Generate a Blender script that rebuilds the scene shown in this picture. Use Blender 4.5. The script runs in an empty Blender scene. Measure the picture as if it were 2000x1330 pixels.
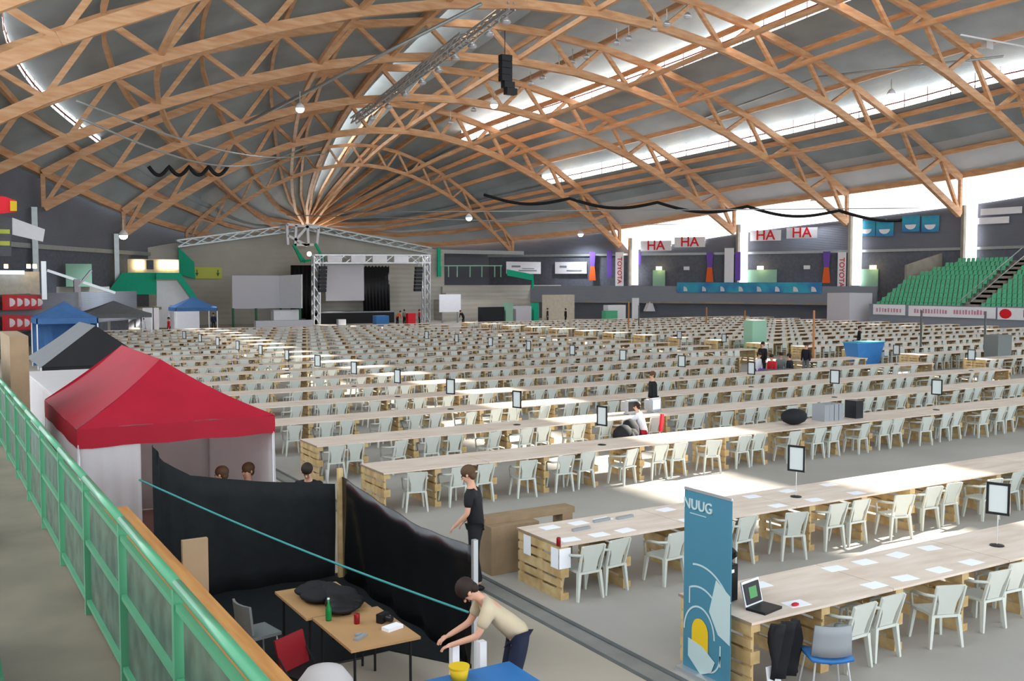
import bpy, math, random
from mathutils import Vector, Matrix
random.seed(7)
R = math.radians
SC = bpy.context.scene
COL = SC.collection

# ------------------------------------------------------------ camera, world, sun, exposure
YAW = R(31.1); PITCH = R(3.33); CAMZ = 4.66; FPX = 1925.0
cd = bpy.data.cameras.new('camera'); cam = bpy.data.objects.new('camera', cd); COL.objects.link(cam)
cam.location = (0, 0, CAMZ); cam.rotation_euler = (R(90) - PITCH, 0, -YAW)
cd.sensor_width = 36; cd.lens = 36 * FPX / 2000; cd.clip_start = 0.05; cd.clip_end = 600
SC.camera = cam
w = bpy.data.worlds.new('world'); SC.world = w; w.use_nodes = True
bg = w.node_tree.nodes['Background']; bg.inputs[0].default_value = (0.86, 0.93, 1.0, 1); bg.inputs[1].default_value = 2.1
sd = bpy.data.lights.new('sun', 'SUN'); sd.energy = 75; sd.angle = R(0.6); sd.color = (1.0, 0.93, 0.82)
sun = bpy.data.objects.new('sun', sd); COL.objects.link(sun)
SUN_DIR = Vector((-1, -0.02, -math.tan(R(29.4))))
sun.rotation_euler = SUN_DIR.to_track_quat('-Z', 'Y').to_euler(); sun.location = (140, 40, 60)
PANE = 7.5
SC.view_settings.view_transform = 'Standard'; SC.view_settings.look = 'None'
SC.view_settings.exposure = 0.52; SC.view_settings.gamma = 1.0; SC.view_settings.use_curve_mapping = False

# ------------------------------------------------------------ photo pixel -> world point helpers
CF = Vector((math.sin(YAW) * math.cos(PITCH), math.cos(YAW) * math.cos(PITCH), -math.sin(PITCH)))
CR = Vector((math.cos(YAW), -math.sin(YAW), 0)); CU = CR.cross(CF)
def ray(px, py): return CF + CR * ((px - 1000) / FPX) - CU * ((py - 665) / FPX)
def at(px, py, z):
    d = ray(px, py); return Vector((0, 0, CAMZ)) + d * ((z - CAMZ) / d.z)
def aty(px, py, Y):
    d = ray(px, py); return Vector((0, 0, CAMZ)) + d * (Y / d.y)
def proj(p):
    v = Vector(p) - Vector((0, 0, CAMZ)); dz = v.dot(CF)
    if dz <= 0.1: return (-9999, -9999, dz)
    return (1000 + FPX * v.dot(CR) / dz, 665 - FPX * v.dot(CU) / dz, dz)
def seen(p, m=40):
    x, y, d = proj(p); return d > 0 and -m < x < 2000 + m and -m < y < 1330 + m

# ------------------------------------------------------------ materials
def s2l(c):
    c = c / 255.0
    return c / 12.92 if c <= 0.04045 else ((c + 0.055) / 1.055) ** 2.4
def rgb(c): return (s2l(c[0]), s2l(c[1]), s2l(c[2]), 1)
def mat(name, c, rough=0.7, metal=0.0, vary=0.0, vscale=3.0, bump=0.0, bscale=20.0, c2=None, alpha=1.0, stretch=None):
    m = bpy.data.materials.new(name); m.use_nodes = True
    nt = m.node_tree; b = nt.nodes['Principled BSDF']
    b.inputs['Base Color'].default_value = rgb(c); b.inputs['Roughness'].default_value = rough
    b.inputs['Metallic'].default_value = metal; b.inputs['Alpha'].default_value = alpha
    b.inputs['Specular IOR Level'].default_value = 0.3
    if vary > 0 or c2 or bump > 0:
        tc = nt.nodes.new('ShaderNodeTexCoord'); mp = nt.nodes.new('ShaderNodeMapping')
        nt.links.new(tc.outputs['Object'], mp.inputs['Vector'])
        if stretch: mp.inputs['Scale'].default_value = stretch
    if vary > 0 or c2:
        n = nt.nodes.new('ShaderNodeTexNoise'); n.inputs['Scale'].default_value = vscale; n.inputs['Detail'].default_value = 5
        nt.links.new(mp.outputs[0], n.inputs['Vector'])
        rp = nt.nodes.new('ShaderNodeValToRGB')
        a = rgb(c2) if c2 else tuple(list(x * (1 - vary) for x in rgb(c)[:3]) + [1])
        rp.color_ramp.elements[0].color = a; rp.color_ramp.elements[0].position = 0.35
        rp.color_ramp.elements[1].color = rgb(c); rp.color_ramp.elements[1].position = 0.65
        nt.links.new(n.outputs['Fac'], rp.inputs[0]); nt.links.new(rp.outputs[0], b.inputs['Base Color'])
    if bump > 0:
        n2 = nt.nodes.new('ShaderNodeTexNoise'); n2.inputs['Scale'].default_value = bscale
        nt.links.new(mp.outputs[0], n2.inputs['Vector'])
        bp = nt.nodes.new('ShaderNodeBump'); bp.inputs['Strength'].default_value = bump
        nt.links.new(n2.outputs['Fac'], bp.inputs['Height']); nt.links.new(bp.outputs[0], b.inputs['Normal'])
    return m
def emat(name, c, s, clear=0.0):
    m = bpy.data.materials.new(name); m.use_nodes = True; nt = m.node_tree; nt.nodes.clear()
    o = nt.nodes.new('ShaderNodeOutputMaterial'); e = nt.nodes.new('ShaderNodeEmission')
    e.inputs[0].default_value = rgb(c); e.inputs[1].default_value = s
    if clear > 0:
        t = nt.nodes.new('ShaderNodeBsdfTransparent'); x = nt.nodes.new('ShaderNodeMixShader'); x.inputs[0].default_value = 1 - clear
        nt.links.new(t.outputs[0], x.inputs[1]); nt.links.new(e.outputs[0], x.inputs[2]); nt.links.new(x.outputs[0], o.inputs[0])
    else: nt.links.new(e.outputs[0], o.inputs[0])
    return m
def ribbed(name, c, scale, axis='Y', rough=0.6, strength=0.6, dark=0.75):
    m = mat(name, c, rough); nt = m.node_tree; b = nt.nodes['Principled BSDF']
    tc = nt.nodes.new('ShaderNodeTexCoord'); wv = nt.nodes.new('ShaderNodeTexWave')
    wv.bands_direction = axis; wv.inputs['Scale'].default_value = scale; wv.inputs['Distortion'].default_value = 0.0
    nt.links.new(tc.outputs['Object'], wv.inputs['Vector'])
    bp = nt.nodes.new('ShaderNodeBump'); bp.inputs['Strength'].default_value = strength; bp.inputs['Distance'].default_value = 0.05
    nt.links.new(wv.outputs['Fac'], bp.inputs['Height']); nt.links.new(bp.outputs[0], b.inputs['Normal'])
    n = nt.nodes.new('ShaderNodeTexNoise'); n.inputs['Scale'].default_value = 0.25; n.inputs['Detail'].default_value = 4
    nt.links.new(tc.outputs['Object'], n.inputs['Vector'])
    rp = nt.nodes.new('ShaderNodeValToRGB'); k = rgb(c)
    rp.color_ramp.elements[0].color = (k[0] * dark, k[1] * dark, k[2] * dark, 1); rp.color_ramp.elements[1].color = k
    rp.color_ramp.elements[0].position = 0.3; rp.color_ramp.elements[1].position = 0.7
    nt.links.new(n.outputs['Fac'], rp.inputs[0]); nt.links.new(rp.outputs[0], b.inputs['Base Color'])
    return m
M = {
 'floor': mat('concrete_floor', (172, 166, 158), 0.55, vary=0.16, vscale=0.35, bump=0.04),
 'path': mat('worn_floor_paint', (176, 165, 150), 0.6, vary=0.12, vscale=0.5),
 'groove': mat('channel_steel', (96, 100, 100), 0.5, vary=0.2),
 'glulam': mat('glued_laminated_timber', (216, 172, 132), 0.5, c2=(198, 146, 102), vscale=0.6, stretch=(1, 1, 6)),
 'deck': ribbed('roof_deck', (158, 170, 174), 3.0, 'Y', 0.5, 0.35, 0.7),
 'deck_pale': ribbed('pale_roof_deck', (196, 200, 202), 3.0, 'Y', 0.5, 0.35, 0.85),
 'deck_edge': mat('roof_edge_board', (120, 84, 62), 0.7, vary=0.2),
 'pane': emat('daylit_glazing', (255, 255, 255), PANE, 0.35),
 'pane_wall': emat('daylit_clerestory_glazing', (255, 253, 255), 2.4),
 'bar': mat('glazing_bar', (120, 66, 62), 0.6),
 'steel': mat('galvanised_steel', (172, 178, 178), 0.4, 0.6, vary=0.1),
 'alu': mat('aluminium_truss', (205, 208, 210), 0.35, 0.7),
 'darkwall': ribbed('dark_profiled_cladding', (110, 114, 124), 4.0, 'Z', 0.6, 0.4, 0.85),
 'midwall': ribbed('grey_parapet_cladding', (132, 138, 148), 2.0, 'Z', 0.6, 0.2, 0.9),
 'darkback': mat('dark_recess_wall', (98, 102, 112), 0.8, vary=0.2),
 'concrete': ribbed('board_marked_concrete', (184, 180, 170), 0.55, 'Z', 0.85, 0.5, 0.8),
 'concrete2': mat('cast_concrete', (150, 144, 132), 0.8, vary=0.18, vscale=1.2, bump=0.05),
 'walk': mat('tribune_walkway_concrete', (116, 108, 90), 0.6, vary=0.3, vscale=1.4, bump=0.05),
 'ply': None,
 'pallet': mat('raw_pallet_pine', (205, 180, 132), 0.75, c2=(178, 146, 98), vscale=4.0),
 'chair': mat('white_moulded_plastic', (200, 203, 194), 0.4, vary=0.05),
 'frame_sheet': mat('framed_sheet', (196, 202, 200), 0.5),
 'channel': mat('floor_channel_concrete', (136, 134, 128), 0.7, vary=0.15),
 'paper': mat('white_paper', (240, 241, 245), 0.7, vary=0.02),
 'black': mat('matt_black', (22, 22, 24), 0.6, vary=0.2),
 'blackmetal': mat('black_metal', (36, 37, 40), 0.4, 0.3),
 'plastic_sheet': mat('black_plastic_sheet', (20, 21, 22), 0.22, bump=0.5, bscale=3.0),
 'net': mat('dark_shade_cloth', (24, 28, 30), 0.8, vary=0.3, vscale=8),
 'red': mat('red_tent_canvas', (178, 26, 50), 0.6, vary=0.12, vscale=2.0, bump=0.1, bscale=4),
 'white_canvas': mat('white_canvas', (226, 222, 222), 0.7, vary=0.06, vscale=2, bump=0.15, bscale=2.5),
 'grey_canvas': mat('grey_canvas', (120, 122, 124), 0.7, vary=0.1),
 'blue_canvas': mat('blue_canvas', (74, 116, 168), 0.7, vary=0.15),
 'railgreen': mat('green_painted_steel', (74, 138, 102), 0.32, vary=0.08),
 'panelgreen': mat('sea_green_panel', (0, 168, 128), 0.6, vary=0.08),
 'palegreen': mat('pale_green_door', (140, 182, 158), 0.6),
 'seatgreen': mat('green_seat_plastic', (92, 184, 140), 0.45, vary=0.1),
 'darkgreen': mat('dark_green_plastic', (26, 92, 58), 0.4, vary=0.1),
 'board': mat('varnished_board', (196, 142, 82), 0.5, c2=(176, 118, 62), vscale=3, stretch=(8, 0.5, 1)),
 'desk': mat('beech_desk_top', (182, 142, 98), 0.5, vary=0.1),
 'cardboard': mat('brown_chipboard', (150, 126, 98), 0.8, vary=0.2),
 'banner': mat('teal_banner_cloth', (66, 122, 144), 0.6, vary=0.04),
 'bannerwhite': mat('pale_banner_print', (176, 196, 196), 0.6),
 'yellow': mat('yellow_print', (214, 178, 30), 0.6),
 'signyellow': mat('yellow_green_sign', (190, 196, 84), 0.6),
 'redpaint': mat('red_paint', (214, 24, 40), 0.5),
 'orange': mat('orange_cloth', (228, 100, 44), 0.6),
 'purple': mat('purple_cloth', (110, 78, 170), 0.6),
 'white': mat('white_panel', (232, 232, 236), 0.6, vary=0.04),
 'greywhite': mat('projection_screen', (196, 194, 200), 0.7),
 'blue': mat('blue_plastic', (50, 112, 172), 0.5, vary=0.1),
 'bluebanner': mat('blue_banner_cloth', (52, 120, 176), 0.6, c2=(60, 170, 190), vscale=0.5),
 'skin': mat('skin', (206, 156, 130), 0.55),
 'hair_dark': mat('dark_hair', (42, 30, 24), 0.7, bump=0.4, bscale=60),
 'hair_brown': mat('brown_hair', (86, 62, 42), 0.7, bump=0.4, bscale=60),
 'cloth_black': mat('black_clothing', (28, 28, 32), 0.8, bump=0.2, bscale=14),
 'cloth_beige': mat('beige_shirt', (196, 180, 152), 0.8, vary=0.12, bump=0.2, bscale=14),
 'cloth_white': mat('white_clothing', (220, 220, 224), 0.8, bump=0.2, bscale=14),
 'cloth_red': mat('red_clothing', (190, 36, 46), 0.8),
 'cloth_navy': mat('navy_clothing', (30, 36, 58), 0.8, bump=0.2, bscale=14),
 'cloth_grey': mat('grey_jacket', (112, 116, 114), 0.8, bump=0.2, bscale=10),
 'greyplastic': mat('grey_plastic', (142, 146, 150), 0.5),
 'screen_on': emat('lit_screen', (120, 190, 130), 0.6),
 'screen_blue': emat('lit_blue_screen', (190, 215, 255), 1.6),
 'lamp': emat('lit_lamp', (225, 235, 255), 14.0),
 'lampwarm': emat('lit_warm_lamp', (255, 225, 160), 5.0),
 'rope': mat('teal_rope', (60, 140, 140), 0.5),
 'green_glass': mat('green_glass', (20, 120, 60), 0.15),
 'wood_post': mat('raw_timber_post', (176, 120, 76), 0.7),
 'kiosk': mat('kiosk_cream', (206, 196, 176), 0.7, vary=0.15),
 'meshpanel': mat('green_tinted_mesh', (88, 112, 94), 0.6, vary=0.45, vscale=6, alpha=0.72),
 'acrylic': mat('clear_acrylic', (190, 200, 198), 0.2, alpha=0.55),
}
def translucent(m, f):
    nt = m.node_tree; b = nt.nodes['Principled BSDF']; o = nt.nodes['Material Output']; t = nt.nodes.new('ShaderNodeBsdfTranslucent'); x = nt.nodes.new('ShaderNodeMixShader'); x.inputs[0].default_value = f
    t.inputs[0].default_value = b.inputs['Base Color'].default_value
    nt.links.new(b.outputs[0], x.inputs[1]); nt.links.new(t.outputs[0], x.inputs[2]); nt.links.new(x.outputs[0], o.inputs[0])
for n_ in ('white_canvas', 'red', 'blue_canvas', 'grey_canvas'): translucent(M[n_], 0.5 if n_ == 'white_canvas' else 0.25)
M['lips'] = mat('lips', (168, 104, 92), 0.5)
M['can'] = mat('dark_red_can', (140, 24, 34), 0.35, 0.3)
def ply():
    m = mat('plywood_table_top', (226, 210, 196), 0.5, c2=(210, 190, 172), vscale=1.6, stretch=(0.6, 3, 1)); nt = m.node_tree; b = nt.nodes['Principled BSDF']
    tc = nt.nodes.new('ShaderNodeTexCoord'); br = nt.nodes.new('ShaderNodeTexBrick')
    br.offset = 0; br.inputs['Scale'].default_value = 1.0; br.inputs['Brick Width'].default_value = 2.44; br.inputs['Row Height'].default_value = 5.0
    br.inputs['Mortar Size'].default_value = 0.006; br.inputs['Color1'].default_value = (1, 1, 1, 1); br.inputs['Color2'].default_value = (0.9, 0.88, 0.86, 1); br.inputs['Mortar'].default_value = (0.45, 0.4, 0.35, 1)
    mx = nt.nodes.new('ShaderNodeMixRGB'); mx.blend_type = 'MULTIPLY'; mx.inputs[0].default_value = 1
    old = b.inputs['Base Color'].links[0].from_socket
    mp = nt.nodes.new('ShaderNodeMapping'); mp.inputs['Location'].default_value = (0, 2.5, 0)
    nt.links.new(tc.outputs['Object'], mp.inputs[0]); nt.links.new(mp.outputs[0], br.inputs['Vector'])
    nt.links.new(old, mx.inputs[1]); nt.links.new(br.outputs['Color'], mx.inputs[2]); nt.links.new(mx.outputs[0], b.inputs['Base Color'])
    return m
M['ply'] = ply()

# ------------------------------------------------------------ mesh builder
class MB:
    def __init__(s): s.v = []; s.f = []; s.m = []; s.mats = []
    def _mi(s, m):
        if m is None: return 0
        if m not in s.mats: s.mats.append(m)
        return s.mats.index(m)
    def add(s, vs, fs, m=None):
        o = len(s.v); s.v += [tuple(x) for x in vs]; s.f += [tuple(i + o for i in f) for f in fs]; s.m += [s._mi(m)] * len(fs); return s
    def box(s, c, d, rz=0, m=None, taper=1.0):
        hx, hy, hz = d[0] / 2, d[1] / 2, d[2] / 2; ca, sa = math.cos(rz), math.sin(rz); vs = []
        for z in (-hz, hz):
            k = taper if z < 0 else 1.0
            for x, y in ((-hx, -hy), (hx, -hy), (hx, hy), (-hx, hy)):
                x *= k; y *= k; vs.append((c[0] + x * ca - y * sa, c[1] + x * sa + y * ca, c[2] + z))
        return s.add(vs, [(3, 2, 1, 0), (4, 5, 6, 7), (0, 1, 5, 4), (1, 2, 6, 5), (2, 3, 7, 6), (3, 0, 4, 7)], m)
    def bb(s, a, b, m=None): return s.box([(a[i] + b[i]) / 2 for i in range(3)], [abs(b[i] - a[i]) for i in range(3)], 0, m)
    def bar(s, p, q, w=0.1, h=None, m=None, up=(0, 0, 1), w2=None, h2=None):
        p = Vector(p); q = Vector(q); h = h or w; w2 = w2 or w; h2 = h2 or h; d = (q - p).normalized(); u = Vector(up)
        if abs(d.dot(u)) > 0.98: u = Vector((0, 1, 0))
        x = d.cross(u).normalized(); y = x.cross(d).normalized(); vs = []
        for c, a, b in ((p, w, h), (q, w2, h2)):
            for i, j in ((-1, -1), (1, -1), (1, 1), (-1, 1)): vs.append(c + x * (i * a / 2) + y * (j * b / 2))
        return s.add(vs, [(3, 2, 1, 0), (4, 5, 6, 7), (0, 1, 5, 4), (1, 2, 6, 5), (2, 3, 7, 6), (3, 0, 4, 7)], m)
    def tube(s, pts, r=0.02, n=8, m=None, cap=True):
        pts = [Vector(p) for p in pts]; rs = r if isinstance(r, (list, tuple)) else [r] * len(pts); vs = []; L = len(pts)
        px = None
        for i, p in enumerate(pts):
            d = (pts[min(i + 1, L - 1)] - pts[max(i - 1, 0)]).normalized()
            if px is None:
                u = Vector((0, 0, 1)) if abs(d.z) < 0.95 else Vector((1, 0, 0)); px = d.cross(u).normalized()
            else: px = (px - d * px.dot(d)).normalized()
            y = d.cross(px)
            for k in range(n):
                a = 2 * math.pi * k / n; vs.append(p + px * (math.cos(a) * rs[i]) + y * (math.sin(a) * rs[i]))
        fs = [(i * n + k, i * n + (k + 1) % n, (i + 1) * n + (k + 1) % n, (i + 1) * n + k) for i in range(L - 1) for k in range(n)]
        if cap: fs += [tuple(range(n - 1, -1, -1)), tuple((L - 1) * n + k for k in range(n))]
        return s.add(vs, fs, m)
    def lathe(s, c, prof, n=16, m=None):
        vs = []; L = len(prof)
        for r, z in prof:
            for k in range(n):
                a = 2 * math.pi * k / n; vs.append((c[0] + r * math.cos(a), c[1] + r * math.sin(a), c[2] + z))
        fs = [(i * n + k, i * n + (k + 1) % n, (i + 1) * n + (k + 1) % n, (i + 1) * n + k) for i in range(L - 1) for k in range(n)]
        fs += [tuple(range(n - 1, -1, -1)), tuple((L - 1) * n + k for k in range(n))]
        return s.add(vs, fs, m)
    def ell(s, c, r, n=12, m=None, M3=None):
        vs = []; fs = []; K = n // 2
        for i in range(1, K):
            t = math.pi * i / K
            for k in range(n):
                a = 2 * math.pi * k / n; v = Vector((r[0] * math.sin(t) * math.cos(a), r[1] * math.sin(t) * math.sin(a), r[2] * math.cos(t)))
                if M3: v = M3 @ v
                vs.append(Vector(c) + v)
        tp = Vector((0, 0, r[2])); bt = Vector((0, 0, -r[2]))
        if M3: tp = M3 @ tp; bt = M3 @ bt
        vs += [Vector(c) + tp, Vector(c) + bt]; T = len(vs) - 2
        for i in range(K - 2):
            for k in range(n): fs.append((i * n + k, (i + 1) * n + k, (i + 1) * n + (k + 1) % n, i * n + (k + 1) % n))
        for k in range(n):
            fs.append((T, k, (k + 1) % n)); fs.append((T + 1, (K - 2) * n + (k + 1) % n, (K - 2) * n + k))
        return s.add(vs, fs, m)
    def slab(s, poly, t, m=None):
        """poly: 3-D planar-ish loop, thickened by vector t."""
        n = len(poly); vs = [Vector(p) for p in poly] + [Vector(p) + Vector(t) for p in poly]
        fs = [tuple(range(n - 1, -1, -1)), tuple(range(n, 2 * n))] + [(i, (i + 1) % n, n + (i + 1) % n, n + i) for i in range(n)]
        return s.add(vs, fs, m)
    def grid(s, G, t=None, m=None):
        """G: rows of points; a sheet, thickened by vector t when given."""
        a, b = len(G), len(G[0]); vs = [p for r_ in G for p in r_]
        fs = [(i * b + j, i * b + j + 1, (i + 1) * b + j + 1, (i + 1) * b + j) for i in range(a - 1) for j in range(b - 1)]
        if t:
            t = Vector(t); N = a * b; vs = vs + [Vector(p) + t for p in vs]
            fs += [tuple(N + k for k in reversed(f)) for f in fs]
            rim = [j for j in range(b)] + [i * b + b - 1 for i in range(1, a)] + [(a - 1) * b + j for j in range(b - 2, -1, -1)] + [i * b for i in range(a - 2, 0, -1)]
            for i in range(len(rim)):
                p, q = rim[i], rim[(i + 1) % len(rim)]; fs.append((q, p, p + N, q + N))
        return s.add(vs, fs, m)
    def build(s, name, m=None, parent=None, loc=None, rz=0, smooth=False):
        me = bpy.data.meshes.new(name); me.from_pydata(s.v, [], s.f)
        ms = s.mats if s.mats else [m]
        for x in ms: me.materials.append(x)
        if len(ms) > 1: me.polygons.foreach_set('material_index', s.m)
        if smooth: me.polygons.foreach_set('use_smooth', [True] * len(s.f))
        me.update()
        o = bpy.data.objects.new(name, me); COL.objects.link(o)
        if parent: o.parent = parent
        if loc is not None: o.location = loc
        if rz: o.rotation_euler = (0, 0, rz)
        return o
def tag(o, label, cat, group=None, kind=None):
    o['label'] = label; o['category'] = cat
    if group: o['group'] = group
    if kind: o['kind'] = kind
    return o
def thing(name, label, cat, loc=(0, 0, 0), rz=0, group=None):
    o = bpy.data.objects.new(name, None); COL.objects.link(o); o.location = loc; o.rotation_euler = (0, 0, rz); o.empty_display_size = 0.1
    return tag(o, label, cat, group)
def struct(mb, name, m, smooth=False):
    o = mb.build(name, m, smooth=smooth); o['kind'] = 'structure'; return o
def text(s, size, m, parent, loc, rot, name='lettering', ext=0.01, align='CENTER'):
    c = bpy.data.curves.new(name, 'FONT'); c.body = s; c.size = size; c.extrude = ext; c.align_x = align; c.align_y = 'CENTER'; c.materials.append(m)
    c.offset = 0.012 * size; q = bpy.data.objects.new(name, c); COL.objects.link(q); bpy.context.view_layer.update()
    me = bpy.data.meshes.new_from_object(q.evaluated_get(bpy.context.evaluated_depsgraph_get())); bpy.data.objects.remove(q)
    me.materials.clear(); me.materials.append(m); o = bpy.data.objects.new(name, me)
    COL.objects.link(o); o.parent = parent; o.location = loc; o.rotation_euler = rot; return o
def kids(o): return [c for c in bpy.data.objects if c.parent == o]
def dup(root, tree, loc, rz, label, group=None):
    """tree: [(part, [sub parts])] of root, listed once."""
    r = root.copy(); COL.objects.link(r); r.location = loc; r.rotation_euler = (0, 0, rz); r['label'] = label
    if group: r['group'] = group
    for p, subs in tree:
        c = p.copy(); COL.objects.link(c); c.parent = r
        for q in subs:
            d = q.copy(); COL.objects.link(d); d.parent = c
    return r
ONES = 'zeroth first second third fourth fifth sixth seventh eighth ninth tenth eleventh twelfth thirteenth fourteenth fifteenth sixteenth seventeenth eighteenth nineteenth'.split()
TENS = {2: 'twent', 3: 'thirt', 4: 'fort', 5: 'fift'}
def nth(n):
    if n < 20: return ONES[n]
    t, u = divmod(n, 10); return TENS[t] + ('ieth' if u == 0 else 'y-' + ONES[u])

# ------------------------------------------------------------ the hull-shaped roof
XC = 48.9
WT = [(-30, 49.5), (42, 49.8), (55, 49.5), (67.4, 48.8), (79.9, 45.5), (92.4, 39.5), (104.9, 31), (117.4, 22), (129.9, 11), (139, 0.4), (160, 0.3)]
AT = [(-30, 28.6), (42, 28.4), (54.9, 28), (67.4, 27), (79.9, 25.4), (92.4, 23.8), (104.9, 22.2), (117.4, 19.6), (129.9, 15.6), (139, 12.2), (160, 12)]
def lerp(T, y):
    for i in range(len(T) - 1):
        if y <= T[i + 1][0]:
            a, b = T[i], T[i + 1]; k = max(0, (y - a[0]) / (b[0] - a[0]))
            p0 = T[max(i - 1, 0)]; p3 = T[min(i + 2, len(T) - 1)]
            m0 = (b[1] - p0[1]) / max(b[0] - p0[0], 1e-6); m1 = (p3[1] - a[1]) / max(p3[0] - a[0], 1e-6); h = b[0] - a[0]
            return (2 * k**3 - 3 * k**2 + 1) * a[1] + (k**3 - 2 * k**2 + k) * h * m0 + (-2 * k**3 + 3 * k**2) * b[1] + (k**3 - k**2) * h * m1
    return T[-1][1]
def HW(y): return lerp(WT, y)
FT = [(-30, 17), (55, 17), (66, 16.2), (77, 15.4), (90, 14.2), (99, 12.8), (105, 11.8), (118, 10.5), (130, 10), (139, 12.5), (160, 12.5)]
def ft(y): return lerp(FT, y)
def fb(y): return ft(y) - (4.0 if y < 66 else max(0.8, 4 - (y - 66) * 0.045))
def tdep(y): return 3.0 if y < 110 else max(1.0, 3.0 - (y - 110) * 0.07)
def zb(s, y): return fb(y) + (lerp(AT, y) - fb(y)) * (1 - abs(s) ** 1.95)
def zt(s, y): return ft(y) + (lerp(AT, y) + tdep(y) - ft(y)) * (1 - abs(s) ** 1.95)
def RP(s, y, top=False, dz=0): return Vector((XC + s * HW(y), y, (zt if top else zb)(s, y) + dz))
TR = [29.9 + 12.5 * k for k in range(8)]
ORD_T = ['nearest overhead, mostly above the frame', 'second from the front', 'third from the front', 'fourth from the front', 'fifth from the front', 'sixth from the front', 'seventh from the front', 'eighth from the front', 'last, at the narrow far tip']
BOT = [i / 7 for i in range(-7, 8)]
TOP = [-1 + (i + 0.5) / 7 for i in range(14)]
for ti, Y in enumerate(TR):
    if ti == 0: continue
    t = thing('roof_truss', 'glued timber arch truss spanning the hall roof, ' + ORD_T[ti], 'roof truss', (XC, Y, 11.5), 0, 'timber arch trusses under the roof')
    def L(p): return Vector(p) - Vector((XC, Y, 11.5))
    k = 1.0 if Y < 110 else 0.6
    bots = [s for s in BOT]; tops = [-1] + TOP + [1]
    mb = MB()
    for a, b in zip(bots[:-1], bots[1:]): mb.bar(L(RP(a, Y)), L(RP(b, Y)), 0.45 * k, 0.72 * k)
    mb.build('bottom_chord', M['glulam'], t)
    mb = MB()
    for a, b in zip(tops[:-1], tops[1:]): mb.bar(L(RP(a, Y, True)), L(RP(b, Y, True)), 0.45 * k, 0.65 * k)
    mb.build('top_chord', M['glulam'], t)
    for j, s in enumerate(TOP):
        for b in (BOT[j], BOT[j + 1]):
            MB().bar(L(RP(b, Y)), L(RP(s, Y, True)), 0.34 * k, 0.36 * k).build('web_strut', M['glulam'], t)
    for s in (-1, 1): MB().bar(L(RP(s, Y)), L(RP(s, Y, True)), 0.36, 0.36).build('end_post', M['glulam'], t)
# longitudinal beams: at lower nodes (bottom chord level) and at upper nodes (under the deck)
def sname(s): return 'on the ridge' if abs(s) < 0.02 else ('%s of the ridge on the %s slope' % (nth(max(1, round(abs(s) * 7))), 'grandstand side' if s > 0 else 'stage-tents side'))
ys_long = [29.9 + 12.5 * i / 2 for i in range(0, 17)] + [134, 138.5]
for s in BOT[1:-1:1]:
    if round(abs(s) * 7) in (1, 4, 6): continue
    mb = MB()
    for a, b in zip(ys_long[:-1], ys_long[1:]): mb.bar(RP(s, a, False, 0.25), RP(s, b, False, 0.25), 0.34, 0.42)
    tag(mb.build('tie_beam', M['glulam']), 'long timber tie beam under the trusses, ' + ('%s' % sname(s)), 'beam', 'lengthwise timber beams at lower truss level')
for s in TOP:
    mb = MB()
    for a, b in zip(ys_long[:-1], ys_long[1:]): mb.bar(RP(s, a, True, 0.5), RP(s, b, True, 0.5), 0.3, 0.5)
    j = round((abs(s) * 7) + 0.5)
    tag(mb.build('purlin', M['glulam']), 'long timber purlin just under the deck, %s from the ridge towards the %s' % (nth(j), 'grandstand' if s > 0 else 'tents'), 'beam', 'lengthwise timber purlins under the roof deck')
# decks stepping down away from the ridge, daylight glazing in every step
BANDS = [(0, 0.42, 1.8), (0.42, 0.77, 1.4), (0.77, 0.9, 0.0), (0.9, 1.03, 0.0), (0, -0.17, 2.4), (-0.17, -0.9, 0.7), (-0.9, -1.03, 0.0)]
ygrid = [-12 + (139.5 + 12) * i / 60 for i in range(61)]
for bi, (s0, s1, h) in enumerate(BANDS):
    ns = max(3, int(abs(s1 - s0) / 0.05)); G = []
    for y in ygrid:
        kk = 1.0 if y < 112 else max(0.15, 1 - (y - 112) / 26)
        G.append([RP(s0 + (s1 - s0) * j / ns, y, True, 0.8 + h * kk * j / ns) for j in range(ns + 1)])
    struct(MB().grid(G, (0, 0, 0.3)), 'ceiling' if bi == 0 else 'ceiling_%d' % bi, M['deck_pale'] if bi == 3 else M['deck'])
wn = 0
for s, h, y1 in ((0.42, 1.8, 112), (0.77, 1.4, 110), (-0.17, 2.4, 134), (-0.9, 0.7, 96)):
    wn += 1; ysp = [y for y in ygrid if y <= y1]
    def kk(y): return 1.0 if y < 112 else max(0.15, 1 - (y - 112) / 26)
    o = struct(MB().grid([[RP(s, y, True, 0.82), RP(s, y, True, 0.8 + h * kk(y))] for y in ysp]), 'window_%d' % wn, M['pane'])
    mb = MB()
    for a, b in zip(ysp[:-1], ysp[1:]):
        mb.bar(RP(s, a, True, 0.8 + h * kk(a) * 0.45), RP(s, b, True, 0.8 + h * kk(b) * 0.45), 0.12, 0.14)
        mb.bar(RP(s, a, True, 0.8), RP(s, a, True, 0.8 + h * kk(a)), 0.08, 0.08)
    mb.build('glazing_bar', M['bar'], o)
    for y in [y for y in ygrid if y > y1][:1]:
        rest = [v for v in ygrid if v >= ysp[-1]]
        struct(MB().grid([[RP(s, v, True, 0.8), RP(s, v, True, 0.8 + h * kk(v))] for v in rest], (0.1, 0, 0)), 'trim_%d' % wn, M['deck'])

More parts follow.
